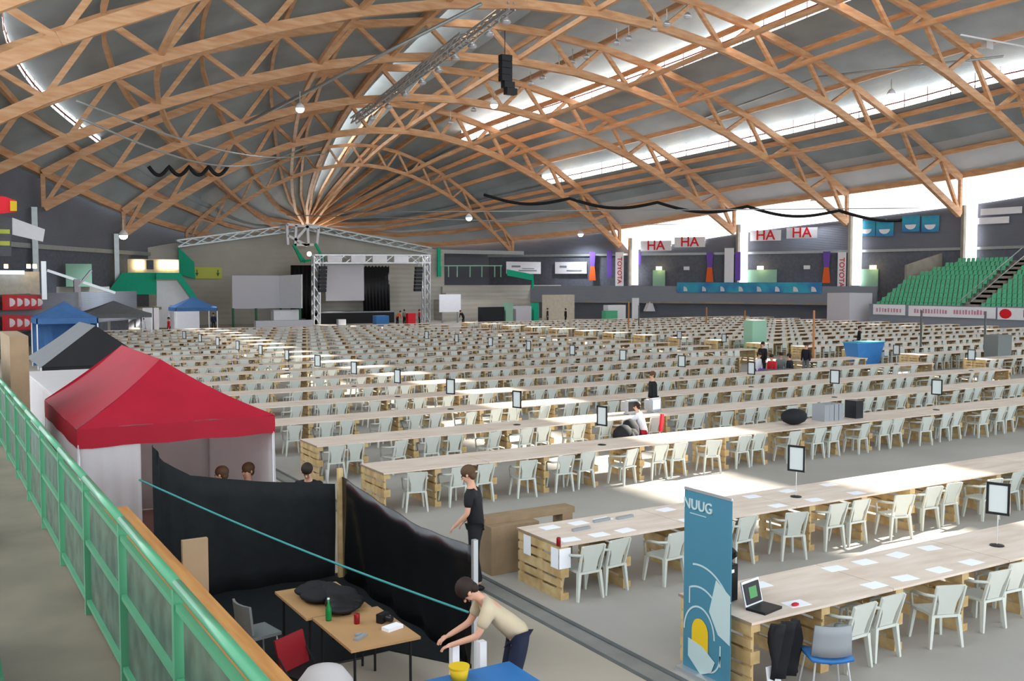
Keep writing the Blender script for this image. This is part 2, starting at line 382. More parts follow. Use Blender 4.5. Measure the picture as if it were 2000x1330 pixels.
# ------------------------------------------------------------ floor, side walls, concourse
struct(MB().bb((7.62, -6, -0.3), (112, 150, 0)), 'floor', M['floor'])
struct(MB().bb((-8, -6, -0.3), (7.2, 150, 0)), 'floor_2', M['path'])
struct(MB().bb((7.2, -6, -0.3), (7.62, 150, -0.012)), 'trim_5', M['channel'])
struct(MB().bb((7.2, -6, -0.012), (7.27, 150, 0.004)).bb((7.55, -6, -0.012), (7.62, 150, 0.004)), 'trim_6', M['groove'])
def wx(side, y, off=0.0): return XC + side * (HW(y) + 1.3 - off)
def wall(name, side, y0, y1, z0, z1, off, m, th=0.3, n=24, parent=None):
    ys = [y0 + (y1 - y0) * i / n for i in range(n + 1)]
    mb = MB().grid([[Vector((wx(side, y, off), y, z0)), Vector((wx(side, y, off), y, z1))] for y in ys], (side * th, 0, 0))
    if parent is not None: return mb.build(name, m, parent)
    return struct(mb, name, m)
def cb(y): return ft(y) - 2.9
ys_ = [-12 + (137 + 12) * i / 60 for i in range(61)]
for nm_, sd_, ya, yb, lo_, hi_ in (('wall_right', 1, -12, 137, 8.6, 0), ('wall_left', -1, 62, 137, 8.0, 1)):
    g_ = [y for y in ys_ if ya <= y <= yb]
    top_ = lambda y: (ft(y) + 0.9) if (hi_ or y > 104.9) else cb(y)
    struct(MB().grid([[Vector((wx(sd_, y), y, lo_)), Vector((wx(sd_, y), y, max(lo_ + 0.2, top_(y))))] for y in g_], (sd_ * 0.3, 0, 0)), nm_, M['darkwall'])
wall('wall_right_lower', 1, -12, 137, 0, 8.3, 0.0, M['darkback'])
wall('trim_7', 1, 40, 122, 8.3, 8.6, 0.25, M['steel'], 0.5)
wall('wall_left_lower', -1, 62, 137, 0, 7.6, 0, M['darkback'])
wall('trim_8', -1, 62, 122, 7.6, 8.0, 0.3, M['steel'], 0.5)
g_ = [y for y in ys_ if -12 <= y <= 105]
struct(MB().grid([[Vector((wx(1, y, 0.15), y, cb(y))), Vector((wx(1, y, 0.15), y, ft(y) + 0.9))] for y in g_], (0.05, 0, 0)), 'window_5', M['pane_wall'])
for i, y in enumerate([42.4, 54.9, 67.4, 79.9, 92.4, 104.2]):
    x = wx(1, y, 0.35)
    struct(MB().bb((x - 0.1, y - 1.55, 4.4), (x - 0.04, y - 0.25, cb(y) + 0.1)), 'window_%d' % (7 + i), M['pane_wall'])
    t = MB().bb((x - 0.45, y - 0.2, 0), (x, y + 0.15, fb(y) + 1.0)).build('column', M['concrete2'])
    tag(t, 'pale column carrying the roof edge on the grandstand side, %s from the front' % nth(i + 1), 'column', 'columns along the grandstand wall')
for i, y in enumerate([67.4, 79.9, 92.4, 104.9]):
    x = wx(-1, y, 0.35)
    tag(MB().bb((x, y - 0.2, 0), (x + 0.45, y + 0.2, fb(y))).build('column', M['steel']), 'slim steel column along the tent-side wall, %s from the front' % nth(i + 1), 'column', 'columns along the tent-side wall')
# concourse behind its parapet, grandstand side
def ring(name, side, y0, y1, oa, ob, z0, z1, m, n=16):
    ys = [y0 + (y1 - y0) * i / n for i in range(n + 1)]
    return struct(MB().grid([[Vector((wx(side, y, oa), y, z0)), Vector((wx(side, y, ob), y, z0))] for y in ys], (0, 0, z1 - z0)), name, m)
ring('floor_3', 1, 74, 120, 0, 5, 2.1, 2.35, M['concrete2'])
wall('wall_right_parapet', 1, 74, 120, 2.1, 4.3, 5.0, M['midwall'], 0.2)
wall('wall_right_base', 1, 74, 120, 0, 2.1, 3.6, M['darkwall'], 0.2)
ring('floor_4', -1, 66, 106, 0, 5, 2.0, 2.25, M['concrete2'])
wall('wall_left_parapet', -1, 66, 100, 1.2, 3.9, 5.0, M['midwall'], 0.2)
wall('wall_left_base', -1, 66, 100, 0, 2.0, 4.2, M['darkback'], 0.2)
# far concrete building under the tip of the hull
struct(MB().slab([(21, 112, 0), (57.5, 112, 0), (57.5, 112, 8.7), (40, 112, 11.4), (24, 112, 9.0), (21, 112, 8.4)], (0, 0.6, 0)), 'wall_far', M['concrete'])
struct(MB().bb((57.5, 112.6, 0), (76, 113.2, 4.4)), 'wall_far_lower', M['concrete'])
struct(MB().bb((56, 109.5, 0), (68, 112.5, 2.6)).bb((57, 110.6, 2.6), (66, 112.5, 3.4)).bb((57, 111.5, 3.4), (64, 112.5, 4.2)), 'wall_far_steps', M['concrete'])
struct(MB().bb((57, 121, 0), (72, 121.5, 8.9)), 'wall_far_back', M['darkwall'])
struct(MB().bb((57, 117, 8.6), (77, 117.6, 9.1)), 'trim_9', M['steel'])
def boxat(mb, x0, y0, x1, y1, Y, dy=0.2, m=None):
    a = aty(x0, y0, Y); b = aty(x1, y1, Y)
    c = aty(x0, y1, Y); d = aty(x1, y0, Y)
    return mb.bb(((a.x + c.x) / 2, Y, min(b.z, c.z)), ((b.x + d.x) / 2, Y + dy, max(a.z, d.z)), m)
# ------------------------------------------------------------ signs on the grandstand-side wall
def wallframe(px, py, off=0.0, side=1):
    """world point on the curved side wall under a photo pixel, and the angle of the wall there."""
    lo, hi = (50.0, 118.0) if side == 1 else (63.0, 118.0)
    f = lambda Y: aty(px, py, Y).x - wx(side, Y, off)
    for _ in range(40):
        m_ = (lo + hi) / 2
        if f(lo) * f(m_) <= 0: hi = m_
        else: lo = m_
    Y = (lo + hi) / 2; p = aty(px, py, Y)
    dx = (wx(side, Y + 0.5, off) - wx(side, Y - 0.5, off))
    return p, math.atan2(1.0, dx)
def sign(name, label, cat, px, py, wpx, hz, m, off=0.5, txt=None, tm=None, size=None, group=None, side=1, vertical=False, parts=None):
    p, ang = wallframe(px, py, off, side); q, _ = wallframe(px + wpx / 2, py, off, side); r_, _ = wallframe(px - wpx / 2, py, off, side)
    wd = (q - r_).length; rz = ang + math.pi if side == 1 else ang
    t = thing(name, label, cat, p, rz, group)     # local +x along the wall as read, local -y towards the hall
    MB().box((0, 0, 0), (wd, 0.08, hz)).build('board', m, t)
    if txt:
        rot = (R(90), 0, 0)
        if vertical: rot = (R(90), R(90), 0)
        text(txt, size or hz * 0.7, tm, t, (0, -0.07, 0), rot)
    return t, wd
n4 = ['nearest the far stage', 'second from the far stage', 'third from the far stage', 'fourth from the far stage']
for i, (px, py) in enumerate([(1281, 480), (1347, 473), (1495, 460), (1566, 455)]):
    sign('advert_board', 'white wall board with bold red letters HA, ' + n4[i], 'sign', px, py, 60, 1.3, M['white'], txt='HA', tm=M['redpaint'], size=1.75, group='red and white letter boards on the wall')
for i, (px, py) in enumerate([(1692, 446), (1728, 446), (1779, 437), (1817, 437)]):
    t, wd = sign('advert_board', 'blue wall board with a pale half-round emblem, ' + n4[i], 'sign', px, py, 34, 1.8, M['bluebanner'], group='blue emblem boards on the wall')
    MB().slab([(0.75 * math.cos(a) * wd / 2.4, -0.06, -0.1 - 0.55 * abs(math.sin(a))) for a in [math.pi * k / 12 for k in range(13)]], (0, -0.03, 0)).build('emblem', M['white'], t)
for i, (px, py) in enumerate([(1955, 412), (1930, 431)]):
    sign('advert_board', ['upper pale blue strip sign high on the grandstand wall', 'lower white strip sign high on the grandstand wall'][i], 'sign', px, py, 80, 0.7, M['white'])
for i, (px, py, tx) in enumerate([(1210, 528, 'TOYOTA'), (1644, 532, 'TOYOTA')]):
    sign('column_banner', 'white vertical banner with red lettering beside the %s glazed strip' % ['farthest', 'middle'][i], 'banner', px, py, 16, 4.8, M['white'], off=0.95, txt=tx, tm=M['redpaint'], size=0.85, vertical=True, group='vertical lettered banners by the columns')
sign('column_banner', 'plain white vertical banner beside the second farthest glazed strip', 'banner', 1424, 520, 18, 4.6, M['white'], off=0.95)
for i, (px, py) in enumerate([(1157, 520), (1386, 522), (1614, 522)]):
    p, a = wallframe(px, py, 0.9)
    t = thing('wall_flag', 'tall flag, purple above and orange below, %s' % ['beside the two far white banners', 'between the two pairs of letter boards', 'beside the banner near the grandstand'][i], 'flag', p, a + math.pi, 'purple and orange flags on the wall')
    MB().slab([(-0.3, 0, 0), (0.3, 0, 0), (0.45, 0, 1.9), (-0.45, 0, 1.9)], (0, 0.05, 0)).build('upper_cloth', M['purple'], t)
    MB().slab([(-0.5, 0, -1.9), (0.5, 0, -1.9), (0.3, 0, 0), (-0.3, 0, 0)], (0, 0.05, 0)).build('lower_cloth', M['orange'], t)
for i, (px, py) in enumerate([(1190, 515), (1247, 505), (1441, 520)]):
    p, a = wallframe(px, py, 0.9)
    o = MB().box((0, 0, 0), (0.7, 0.06, 3.6 if i != 1 else 1.6)).build('wall_flag', M['purple'], loc=p, rz=a + math.pi)
    tag(o, 'narrow plain purple flag %s' % ['beside the farthest lettered column banner', 'short, under the beam by the farthest column', 'beside the plain white column banner'][i], 'flag')
for i, (px, wd) in enumerate([(1287, 24), (1488, 58), (1697, 36)]):
    sign('fire_door', 'pale green double door in the recess, %s' % ['farthest of the three', 'middle of the three', 'nearest the grandstand'][i], 'door', px, 547, wd, 2.6, M['palegreen'], off=0.4, group='pale green doors at the back of the concourse')
for i, (px, py, b) in enumerate([(1287, 524, 1), (1341, 524, 0), (1485, 523, 1), (1576, 522, 0), (1705, 522, 1)]):
    p, a = wallframe(px, py, 1.2)
    t = MB().box((0, 0, 0), (0.7, 0.3, 0.45)).build('wall_lamp', M['lampwarm'] if b else M['white'], loc=p, rz=a)
    tag(t, 'small %s lamp on the recessed wall, %s along from the stage' % ('glowing' if b else 'unlit white', nth(i + 1)), 'lamp', 'wall lamps in the concourse')
t = thing('parapet_banner', 'long blue banner with a row of white emblems on the concourse parapet', 'banner', (0, 0, 0))
mb = MB(); ys = [80 + 16.0 * i / 10 for i in range(11)]
mb.grid([[Vector((wx(1, y, 5.2), y, 3.5)), Vector((wx(1, y, 5.2), y, 4.75))] for y in ys], (0.05, 0, 0)); mb.build('cloth', M['bluebanner'], t)
for i in range(8):
    y = 81 + 14.2 * i / 7; x = wx(1, y, 5.26); MB().slab([(x, y + 0.62 * math.cos(a), 3.65 + 0.6 * abs(math.sin(a))) for a in [math.pi * k / 10 for k in range(11)]], (0.03, 0, 0)).build('emblem', M['white'], t)
tb_, _w = sign('wall_banner', 'wide white banner with small print beside the purple and orange flag', 'banner', 1115, 523, 62, 1.6, M['white'], off=0.4)
MB().bb((-1.6, -0.08, 0.05), (-0.6, -0.05, 0.3)).bb((-0.6, -0.08, -0.45), (1.6, -0.05, -0.3)).build('print', M['midwall'], tb_)
for i, px in enumerate([1023]):
    a = aty(px - 34, 511, 111); b = aty(px + 34, 536, 111)
    Y = 112.4
    t = thing('wall_banner', 'wide white banner with small print on the far wall, %s' % ['above the slanted green board', 'beside the purple and orange flag'][i], 'banner', aty(px, 523, Y))
    s_ = (b.x - a.x) / 2
    MB().bb((-s_, 0, -0.8), (s_, 0.06, 0.8)).build('cloth', M['white'], t)
    MB().bb((-s_ * 0.7, -0.03, 0.05), (-s_ * 0.2, 0, 0.3)).bb((-s_ * 0.3, -0.03, -0.45), (s_ * 0.75, 0, -0.3)).bb((-s_ * 0.1, -0.03, -0.15), (s_ * 0.6, 0, -0.05)).build('print', M['midwall'], t)

# ------------------------------------------------------------ grandstand
STX0, STY0, STY1 = 86.0, 44.0, 69.5
g = thing('grandstand', 'stepped concrete grandstand under the high clerestory', 'grandstand', (STX0, STY0, 0))
mb = MB(); NR = 12
for r_ in range(NR):
    z = 1.9 + r_ * 0.46; x = r_ * 0.84
    y1 = STY1 - STY0 - max(0, r_ - 6) * 0.9
    mb.bb((x, 0, 0 if r_ == 0 else z - 0.9), (x + (0.86 if r_ < NR - 1 else 3.2), y1, z))
mb.build('terrace', M['concrete2'], g)
sy = 58.5 - STY0
mb = MB()
for r_ in range(NR * 2):
    x = r_ * 0.42; z = 1.9 + r_ * 0.23; mb.bb((x, sy - 0.6, z - 0.3), (x + 0.44, sy + 0.6, z + 0.02))
mb.build('stair', M['concrete2'], g)
mb = MB()
for s_ in (-0.62, 0.62): mb.bar((0, sy + s_, 2.9), (10, sy + s_, 8.2), 0.07)
mb.build('handrail', M['steel'], g)
MB().bb((-0.15, 0, 0.4), (0.0, STY1 - STY0, 2.5)).build('front_wall', M['midwall'], g)
def seat_mb():
    mb = MB(); mb.bb((-0.02, -0.21, 0.36), (0.36, 0.21, 0.41)); mb.slab([(0.34, -0.21, 0.38), (0.34, 0.21, 0.38), (0.44, 0.19, 0.82), (0.44, -0.19, 0.82)], (0.03, 0, 0)); mb.bb((0.1, -0.03, 0), (0.16, 0.03, 0.36)); return mb
spots = []
for r_ in range(NR - 1):
    n = 0
    for k in range(int((STY1 - STY0 - max(0, r_ - 6) * 0.9 - 0.4) / 0.52)):
        y = STY1 - 0.4 - max(0, r_ - 6) * 0.9 - k * 0.52
        if abs(y - 58.5) < 0.9: continue
        n += 1; p = (STX0 + r_ * 0.84 + 0.38, y, 1.9 + r_ * 0.46)
        if seen(p, 10): spots.append((proj(p)[2], p, r_, n))
spots.sort(key=lambda s: s[0]); seat_me = None; rest = MB()
for i, (d, p, r_, n) in enumerate(spots):
    if i < 300:
        if seat_me is None: o = seat_mb().build('stadium_seat', M['seatgreen'], loc=p); seat_me = o
        else: o = seat_me.copy(); COL.objects.link(o); o.location = p
        tag(o, 'green grandstand seat, %s tier up, %s from its tent-side end' % (nth(r_ + 1), nth(n)), 'seat', 'green seats on the grandstand')
    else:
        q = seat_mb(); rest.add([(v[0] + p[0], v[1] + p[1], v[2] + p[2]) for v in q.v], q.f)
if rest.v: tag(rest.build('stadium_seat_rows', M['seatgreen']), 'remaining green seats farther along the grandstand tiers', 'seating', kind='stuff')
# advert boards on the grandstand front
def front_board(label, y0, y1, z0, z1, txt, tm, size, m):
    t = thing('advert_board', label, 'sign', (STX0 - 0.22, (y0 + y1) / 2, (z0 + z1) / 2), -R(90))
    MB().box((0, 0, 0), (abs(y1 - y0), 0.06, z1 - z0)).build('board', m, t)
    if txt: text(txt, size, tm, t, (0, -0.05, 0), (R(90), 0, 0))
    return t
faint = mat('faded_red_print', (196, 132, 150), 0.7)
front_board('white front board with faded red stripe lettering, at the stage-side end of the grandstand', 68.9, 65.0, 1.4, 2.45, None, faint, 0.5, M['white'])
front_board('long pale board with faint red writing on the grandstand front', 64.6, 55.2, 1.35, 2.4, None, faint, 0.95, M['white'])
bt = front_board('pale board with red roof-shaped logo and red lettering', 55.0, 47.0, 1.3, 2.4, 'Byggern', M['redpaint'], 0.95, M['white'])
MB().ell((-3.2, -0.06, 0), (0.6, 0.03, 0.45)).build('logo', M['redpaint'], bt)
tag(MB().bb((84.6, 71, 0), (88.2, 74, 3.6)).build('service_booth', M['greywhite']), 'pale grey booth between the parapet and the grandstand', 'booth')
tag(MB().slab([(92, 69.6, 4.6), (98, 69.6, 6.0), (98, 69.6, 8.0), (92, 69.6, 6.6)], (0, 0.3, 0)).build('stair_wall', M['concrete2']), 'slanting pale wall behind the top of the grandstand', 'wall panel')

# ------------------------------------------------------------ stage area at the far end
YS = 107.0
t = thing('stage', 'dark raised stage with black cloth skirt', 'stage', aty(700, 632, YS))
b0 = aty(620, 612, YS); b1 = aty(770, 612, YS); O = t.location
MB().bb((b0.x - O.x, 0, 0 - O.z), (b1.x - O.x, 4, b0.z - O.z)).build('skirt', M['black'], t)
MB().bb((b0.x - O.x, -0.05, b0.z - O.z), (b1.x - O.x, 4, b0.z - O.z + 0.12)).build('deck', M['greyplastic'], t)
def latticed(name, label, cat, p, q, w_, m, step=1.0, r=0.05):
    p = Vector(p); q = Vector(q); t = thing(name, label, cat, p); d = (q - p); Lh = d.length; d.normalize()
    u = Vector((0, 0, 1)) if abs(d.z) < 0.9 else Vector((0, 1, 0)); x = d.cross(u).normalized(); y = x.cross(d)
    cs = [x * a * w_ / 2 + y * b * w_ / 2 for a, b in ((-1, -1), (1, -1), (1, 1), (-1, 1))]
    mb = MB()
    for c in cs: mb.bar(c, c + d * Lh, r * 1.4)
    mb.build('chord_frame', m, t)
    mb = MB(); n = max(1, int(Lh / step))
    for i in range(n):
        for k in range(4):
            a = cs[k] + d * (Lh * i / n); b = cs[(k + 1) % 4] + d * (Lh * (i + 1) / n); mb.bar(a, b, r)
    mb.build('lattice', m, t); return t
for i, px in enumerate([617, 832]):
    p = aty(px, 630, YS - 0.5); q = aty(px, 500, YS - 0.5); p.z = 0
    latticed('stage_tower', 'grey lattice tower holding up the %s end of the stage beam' % ['container', 'whiteboard'][i], 'tower', p, q, 0.7, M['alu'], 1.0, 0.09)
latticed('stage_beam', 'wide silver lattice beam across the top of the stage', 'beam', aty(612, 506, YS - 0.5), aty(838, 506, YS - 0.5), 0.9, M['alu'], 1.2, 0.1)
for i, px in enumerate([654, 700, 742, 784]):
    mb = MB(); boxat(mb, px - 14, 500, px + 14, 512, YS - 1.2, 0.3); tag(mb.build('floodlight', M['white']), 'white floodlight bank on the stage beam, %s from the container' % nth(i + 1), 'light', 'floodlight banks on the stage beam')
mb = MB(); boxat(mb, 636, 516, 711, 587, YS + 1); tag(mb.build('projection_screen', M['greywhite']), 'large pale grey projection screen hanging above the stage', 'screen')
G = [[aty(708 + 52 * i / 16, 519 + 3 * (i % 2), YS + 1.5 + 0.15 * (i % 2)), aty(710 + 52 * i / 16, 608, YS + 1.5 + 0.25 * (i % 2))] for i in range(17)]
tag(MB().grid(G, (0, 0.06, 0)).build('curtain', M['black'], smooth=True), 'black stage curtain hanging beside the grey screen', 'curtain')
G = [[aty(568 + 46 * i / 12, 518, YS + 1.5 + 0.15 * (i % 2)), aty(568 + 46 * i / 12, 622, YS + 1.5 + 0.25 * (i % 2))] for i in range(13)]
tag(MB().grid(G, (0, 0.06, 0)).build('curtain', M['black'], smooth=True), 'black stage curtain beside the white container', 'curtain')
for i, px in enumerate([631, 818]):
    t = thing('speaker_array', 'tall black hanging speaker array at the %s side of the stage' % ['container', 'whiteboard'][i], 'speaker', aty(px, 545, YS - 1.3), 0, 'hanging speaker arrays by the stage')
    for k in range(7): MB().box((0, 0.06 * k, 1.25 - 0.42 * k), (0.85, 0.5, 0.38)).build('cabinet', M['blackmetal'], t)
    MB().bar((0, 0, 1.4), (0, 0, 2.6), 0.08).build('hanging_cable', M['steel'], t)
t = thing('container_screen', 'big white boxed screen standing left of the stage', 'screen box', aty(520, 602, YS - 3))
O = t.location; a = aty(453, 538, YS - 3); b = aty(546, 602, YS - 3); c = aty(589, 536, YS - 6); d_ = aty(589, 602, YS - 6)
MB().slab([a - O, Vector((b.x, b.y, a.z)) - O, b - O, Vector((a.x, a.y, b.z)) - O], (0, 0.2, 0)).build('front_cloth', M['greywhite'], t)
MB().slab([Vector((b.x, b.y, a.z)) - O, c - O, d_ - O, b - O], (0.15, 0.15, 0)).build('side_cloth', M['white'], t)  # whiter than the front: sunlight on this side is put into the colour
for x in (455, 500, 548, 586): 
    p = aty(x, 602, YS - 3 if x < 560 else YS - 6); MB().bar(p - O, Vector((p.x, p.y, 0)) - O, 0.2).build('leg', M['darkgreen'], t)
t = thing('white_desk', 'white counter in front of the boxed screen', 'counter', aty(560, 625, YS - 5)); O = t.location
MB().bb((-1.4, 0, 0 - O.z), (1.4, 1, 1.0)).build('front_panel', M['white'], t); MB().bb((-1.5, -0.1, 1.0), (1.5, 1.1, 1.08)).build('top', M['greywhite'], t)
t = thing('yellow_sign', 'yellow-green sign with dark arrows on the concrete wall', 'sign', aty(405, 533, 111.8)); O = t.location
MB().bb((-1.6, -0.05, -0.65), (1.6, 0.05, 0.65)).build('board', M['signyellow'], t)
for s_ in (-1, 1): MB().slab([(s_ * 1.15 - 0.18, -0.1, 0), (s_ * 1.15 + 0.18, -0.1, 0), (s_ * 1.15, -0.1, -0.4)], (0, 0.04, 0)).bb((s_ * 1.15 - 0.05, -0.1, 0), (s_ * 1.15 + 0.05, -0.06, 0.35)).build('arrow', M['darkgreen'], t)
# pipe gable truss over the far building, with the trolley and green frame at its peak
latticed('gable_truss', 'grey pipe truss sloping down towards the tents from the far peak', 'truss', aty(584, 444, 111), aty(345, 476, 111), 0.7, M['steel'], 1.6, 0.12)
latticed('gable_truss', 'grey pipe truss sloping down towards the grandstand from the far peak', 'truss', aty(600, 444, 111), aty(840, 490, 111), 0.7, M['steel'], 1.6, 0.12)
t = thing('hoist_frame', 'white and green hoist cage hanging from the peak of the far truss', 'hoist', aty(592, 470, 109.5)); O = t.location
mb = MB()
for x0, y0, x1, y1 in ((560, 438, 562, 478), (578, 440, 576, 480), (600, 438, 602, 480), (622, 445, 618, 480), (560, 438, 622, 445), (574, 478, 612, 478), (562, 460, 600, 480), (600, 442, 576, 470)):
    mb.bar(aty(x0, y0, 109.5) - O, aty(x1, y1, 109.5) - O, 0.28)
mb.build('white_cage', M['white'], t)
mb = MB()
for x0, y0, x1, y1 in ((572, 478, 596, 512), (616, 476, 632, 508), (576, 484, 590, 512), (590, 510, 630, 506)):
    mb.bar(aty(x0, y0, 109.2) - O, aty(x1, y1, 109.2) - O, 0.25)
mb.build('green_frame', M['panelgreen'], t)
MB().ell(aty(604, 496, 108.9) - O, (0.28, 0.2, 0.28)).build('lamp', M['lampwarm'], t)
# green railings, slanted green board, whiteboard
t = thing('balcony_railing', 'pale green balcony railing above the concrete steps', 'railing', aty(900, 540, 111.4)); O = t.location
mb = MB()
for x in (862, 876, 893, 918, 941, 966, 978): mb.bar(aty(x, 541, 111.4) - O, aty(x, 519, 111.4) - O, 0.12)
mb.build('posts', M['palegreen'], t)
MB().bar(aty(856, 519, 111.4) - O, aty(980, 519, 111.4) - O, 0.14).build('top_rail', M['palegreen'], t)
tag(MB().bar(aty(857, 540, 111.3), aty(857, 485, 111.3), 0.4, 0.3).build('green_post', M['panelgreen']), 'tall green steel post at the corner of the concrete building', 'post')
tag(MB().slab([aty(991, 526, 109), aty(1042, 536, 109), aty(1042, 548, 109), aty(991, 538, 109)], (0, 0.15, 0)).build('slanted_board', M['panelgreen']), 'bright green slanted board on the stair edge', 'board')
tag(MB().bar(aty(1040, 562, 109.1), aty(1040, 546, 109.1), 0.25).build('green_post', M['panelgreen']), 'short green post under the slanted green board', 'post')
t = thing('whiteboard', 'white display board on a stand beside the stage', 'board', aty(878, 625, 103)); O = t.location; O.z = 0; t.location.z = 0
a = aty(858, 575, 103); b = aty(900, 609, 103)
MB().bb((a.x - O.x, 0, b.z), (b.x - O.x, 0.1, a.z)).build('panel', M['white'], t)
for x in (a.x - O.x + 0.4, b.x - O.x - 0.4): MB().bb((x - 0.06, 0, 0), (x + 0.06, 0.1, b.z)).build('leg', M['greyplastic'], t)
# ------------------------------------------------------------ clutter between the rows and the far walls
def lump(name, label, cat, x0, y0, x1, y1, Y, m, dy=1.0, ground=True):
    a = aty(x0, y0, Y); b = aty(x1, y1, Y); z0 = 0 if ground else b.z
    mb = MB().box(((a.x + b.x) / 2, Y + dy / 2, (a.z + z0) / 2), (b.x - a.x, dy, a.z - z0), 0)
    return tag(mb.build(name, M[m]), label, cat)
lump('blue_bin', 'blue plastic bin on the floor before the stage', 'bin', 735, 617, 760, 636, 99, 'blue')
lump('blue_bin', 'square blue bin beyond the rows, by the chipboard stack', 'bin', 1149, 632, 1178, 655, 92, 'blue')
lump('chipboard_stack', 'tall pale chipboard stack standing behind the dark-clothed pair', 'stack of boards', 1072, 576, 1122, 612, 100, 'kiosk', 1.5)
lump('white_box', 'white box beyond the rows under the small green rug', 'box', 1188, 596, 1222, 610, 98, 'white', 1)
lump('green_crate', 'bright green crate on the far floor by the parapet', 'crate', 1183, 607, 1206, 618, 97, 'seatgreen', 0.8)
tag(MB().slab([aty(1262, 608, 99), aty(1280, 608, 99), aty(1272, 583, 99)], (0, 0.6, 0)).build('white_cone_tent', M['white']), 'small white pointed tent in front of the parapet', 'tent')
lump('paper_board', 'upright white paper board before the parapet', 'board', 1235, 582, 1248, 600, 99, 'white', 0.1)
lump('dark_crates', 'dark equipment cases piled beneath the concourse', 'cases', 1320, 590, 1420, 610, 100, 'darkback', 1.5)
lump('teal_locker', 'teal locker on the far floor by the steps, nearer the stage', 'locker', 988, 592, 1002, 622, 100, 'palegreen', 0.8)
lump('teal_locker', 'teal locker on the far floor by the steps, nearer the chipboard', 'locker', 1043, 592, 1052, 622, 100, 'panelgreen', 0.8)
lump('rack_shelf', 'low dark shelf of equipment beside the teal locker', 'shelf', 940, 600, 985, 622, 100, 'blackmetal', 0.8)
lump('grey_case', 'light grey case on the far floor between the teal lockers', 'case', 1008, 598, 1038, 622, 100, 'greywhite', 0.8)
lump('white_dome_lamp', 'small white dome on the floor before the stage', 'dome', 661, 624, 676, 636, 101, 'white', 0.6)
lump('long_counter', 'long pale counter across the floor left of the stage', 'counter', 500, 627, 612, 645, 98, 'greywhite', 0.8)
lump('grey_cabinet', 'tall grey-green cabinet standing in the cross aisle', 'cabinet', 1470, 626, 1497, 682, 47, 'palegreen', 0.8)
lump('net_cage', 'tall grey net cage at the far end of the second block', 'cage', 1950, 655, 1975, 712, 31, 'cloth_grey', 0.8)
t = thing('blue_tub', 'large blue tub wider at its rim standing in the cross aisle', 'tub', (0, 0, 0))
a = aty(1675, 670, 36.5); b = aty(1728, 670, 36.5); c_ = Vector(((a.x + b.x) / 2, 37, 0)); t.location = c_
MB().box((0, 0, a.z / 2), (b.x - a.x, 1.0, a.z), 0, None, 0.72).build('body', M['blue'], t); MB().box((0, 0, a.z), (b.x - a.x + 0.06, 1.06, 0.06)).build('rim', M['bluebanner'], t)
posts = [(1380, 600, 645, 70), (1455, 606, 648, 68), (1590, 606, 690, 41), (1800, 606, 695, 38), (1925, 608, 700, 34), (1228, 590, 665, 66), (1248, 596, 655, 70)]
for i, (px, y0, y1, Y) in enumerate(posts):
    p = aty(px, y0, Y)
    tag(MB().bb((p.x - 0.045, Y - 0.045, 0), (p.x + 0.045, Y + 0.045, p.z)).build('timber_post', M['wood_post'] if i in (0, 1, 2, 5) else M['groove']), 'thin upright %s post among the far tables, %s from the grandstand end' % ('timber' if i in (0, 1, 2, 5) else 'dark steel', nth([5, 4, 3, 2, 1, 7, 6][i])), 'post', 'thin posts among the far tables')

# ------------------------------------------------------------ tent-side far corner
def sheet(name, label, cat, pts, Y, m, dy=0.15):
    return tag(MB().slab([aty(x, y, Y) for x, y in pts], (0, dy, 0)).build(name, M[m]), label, cat)
sheet('green_cladding', 'large sea-green wall panel in the far tent-side corner', 'panel', [(207, 575), (238, 533), (305, 533), (305, 575)], 104, 'panelgreen')
sheet('green_cladding', 'sea-green band over the small white house front', 'panel', [(305, 545), (305, 533), (352, 533), (390, 588), (388, 603), (354, 556), (345, 545)], 103, 'panelgreen')
sheet('green_sail', 'dark green triangular sail against the concrete wall', 'sail', [(348, 482), (350, 536), (382, 545), (379, 512)], 111.3, 'panelgreen')
sheet('house_front', 'white house-shaped panel beneath the green band', 'panel', [(306, 640), (306, 548), (345, 548), (384, 602), (390, 640)], 104.5, 'white')
lump('white_kiosk', 'white kiosk with grey sides below the green band', 'kiosk', 340, 596, 390, 648, 98, 'white', 2)
lump('concourse_shop', 'cream shop front lit by warm lamps behind the corner railing', 'shop', 186, 505, 350, 533, 108, 'kiosk', 0.5, False)
for i, (x0, x1) in enumerate([(206, 222), (262, 282), (286, 300), (310, 348)]):
    lump('shop_window', 'warm glowing shop window, %s along the corner shop' % nth(i + 1), 'window', x0, 508, x1, 526, 107.7, 'lampwarm' if i != 2 else 'darkback', 0.1, False)
lump('pale_green_wall', 'pale green screen wall behind the jib crane', 'panel', 128, 515, 180, 560, 96, 'palegreen', 0.2, False)
lump('grey_curtain_wall', 'grey block wall behind the blue tent', 'panel', 100, 560, 215, 610, 96.5, 'concrete', 0.3)
t = thing('jib_crane', 'pale camera jib crane reaching over the corner tents', 'crane', aty(150, 590, 90)); O = t.location
MB().bar(aty(92, 528, 90) - O, aty(225, 572, 90) - O, 0.22).build('arm', M['alu'], t); MB().bar(aty(152, 600, 90) - O, aty(150, 545, 90) - O, 0.5).build('mast', M['greywhite'], t)
MB().bar(aty(152, 560, 90) - O, aty(178, 528, 90) - O, 0.6, 0.15).build('counterweight_frame', M['white'], t)
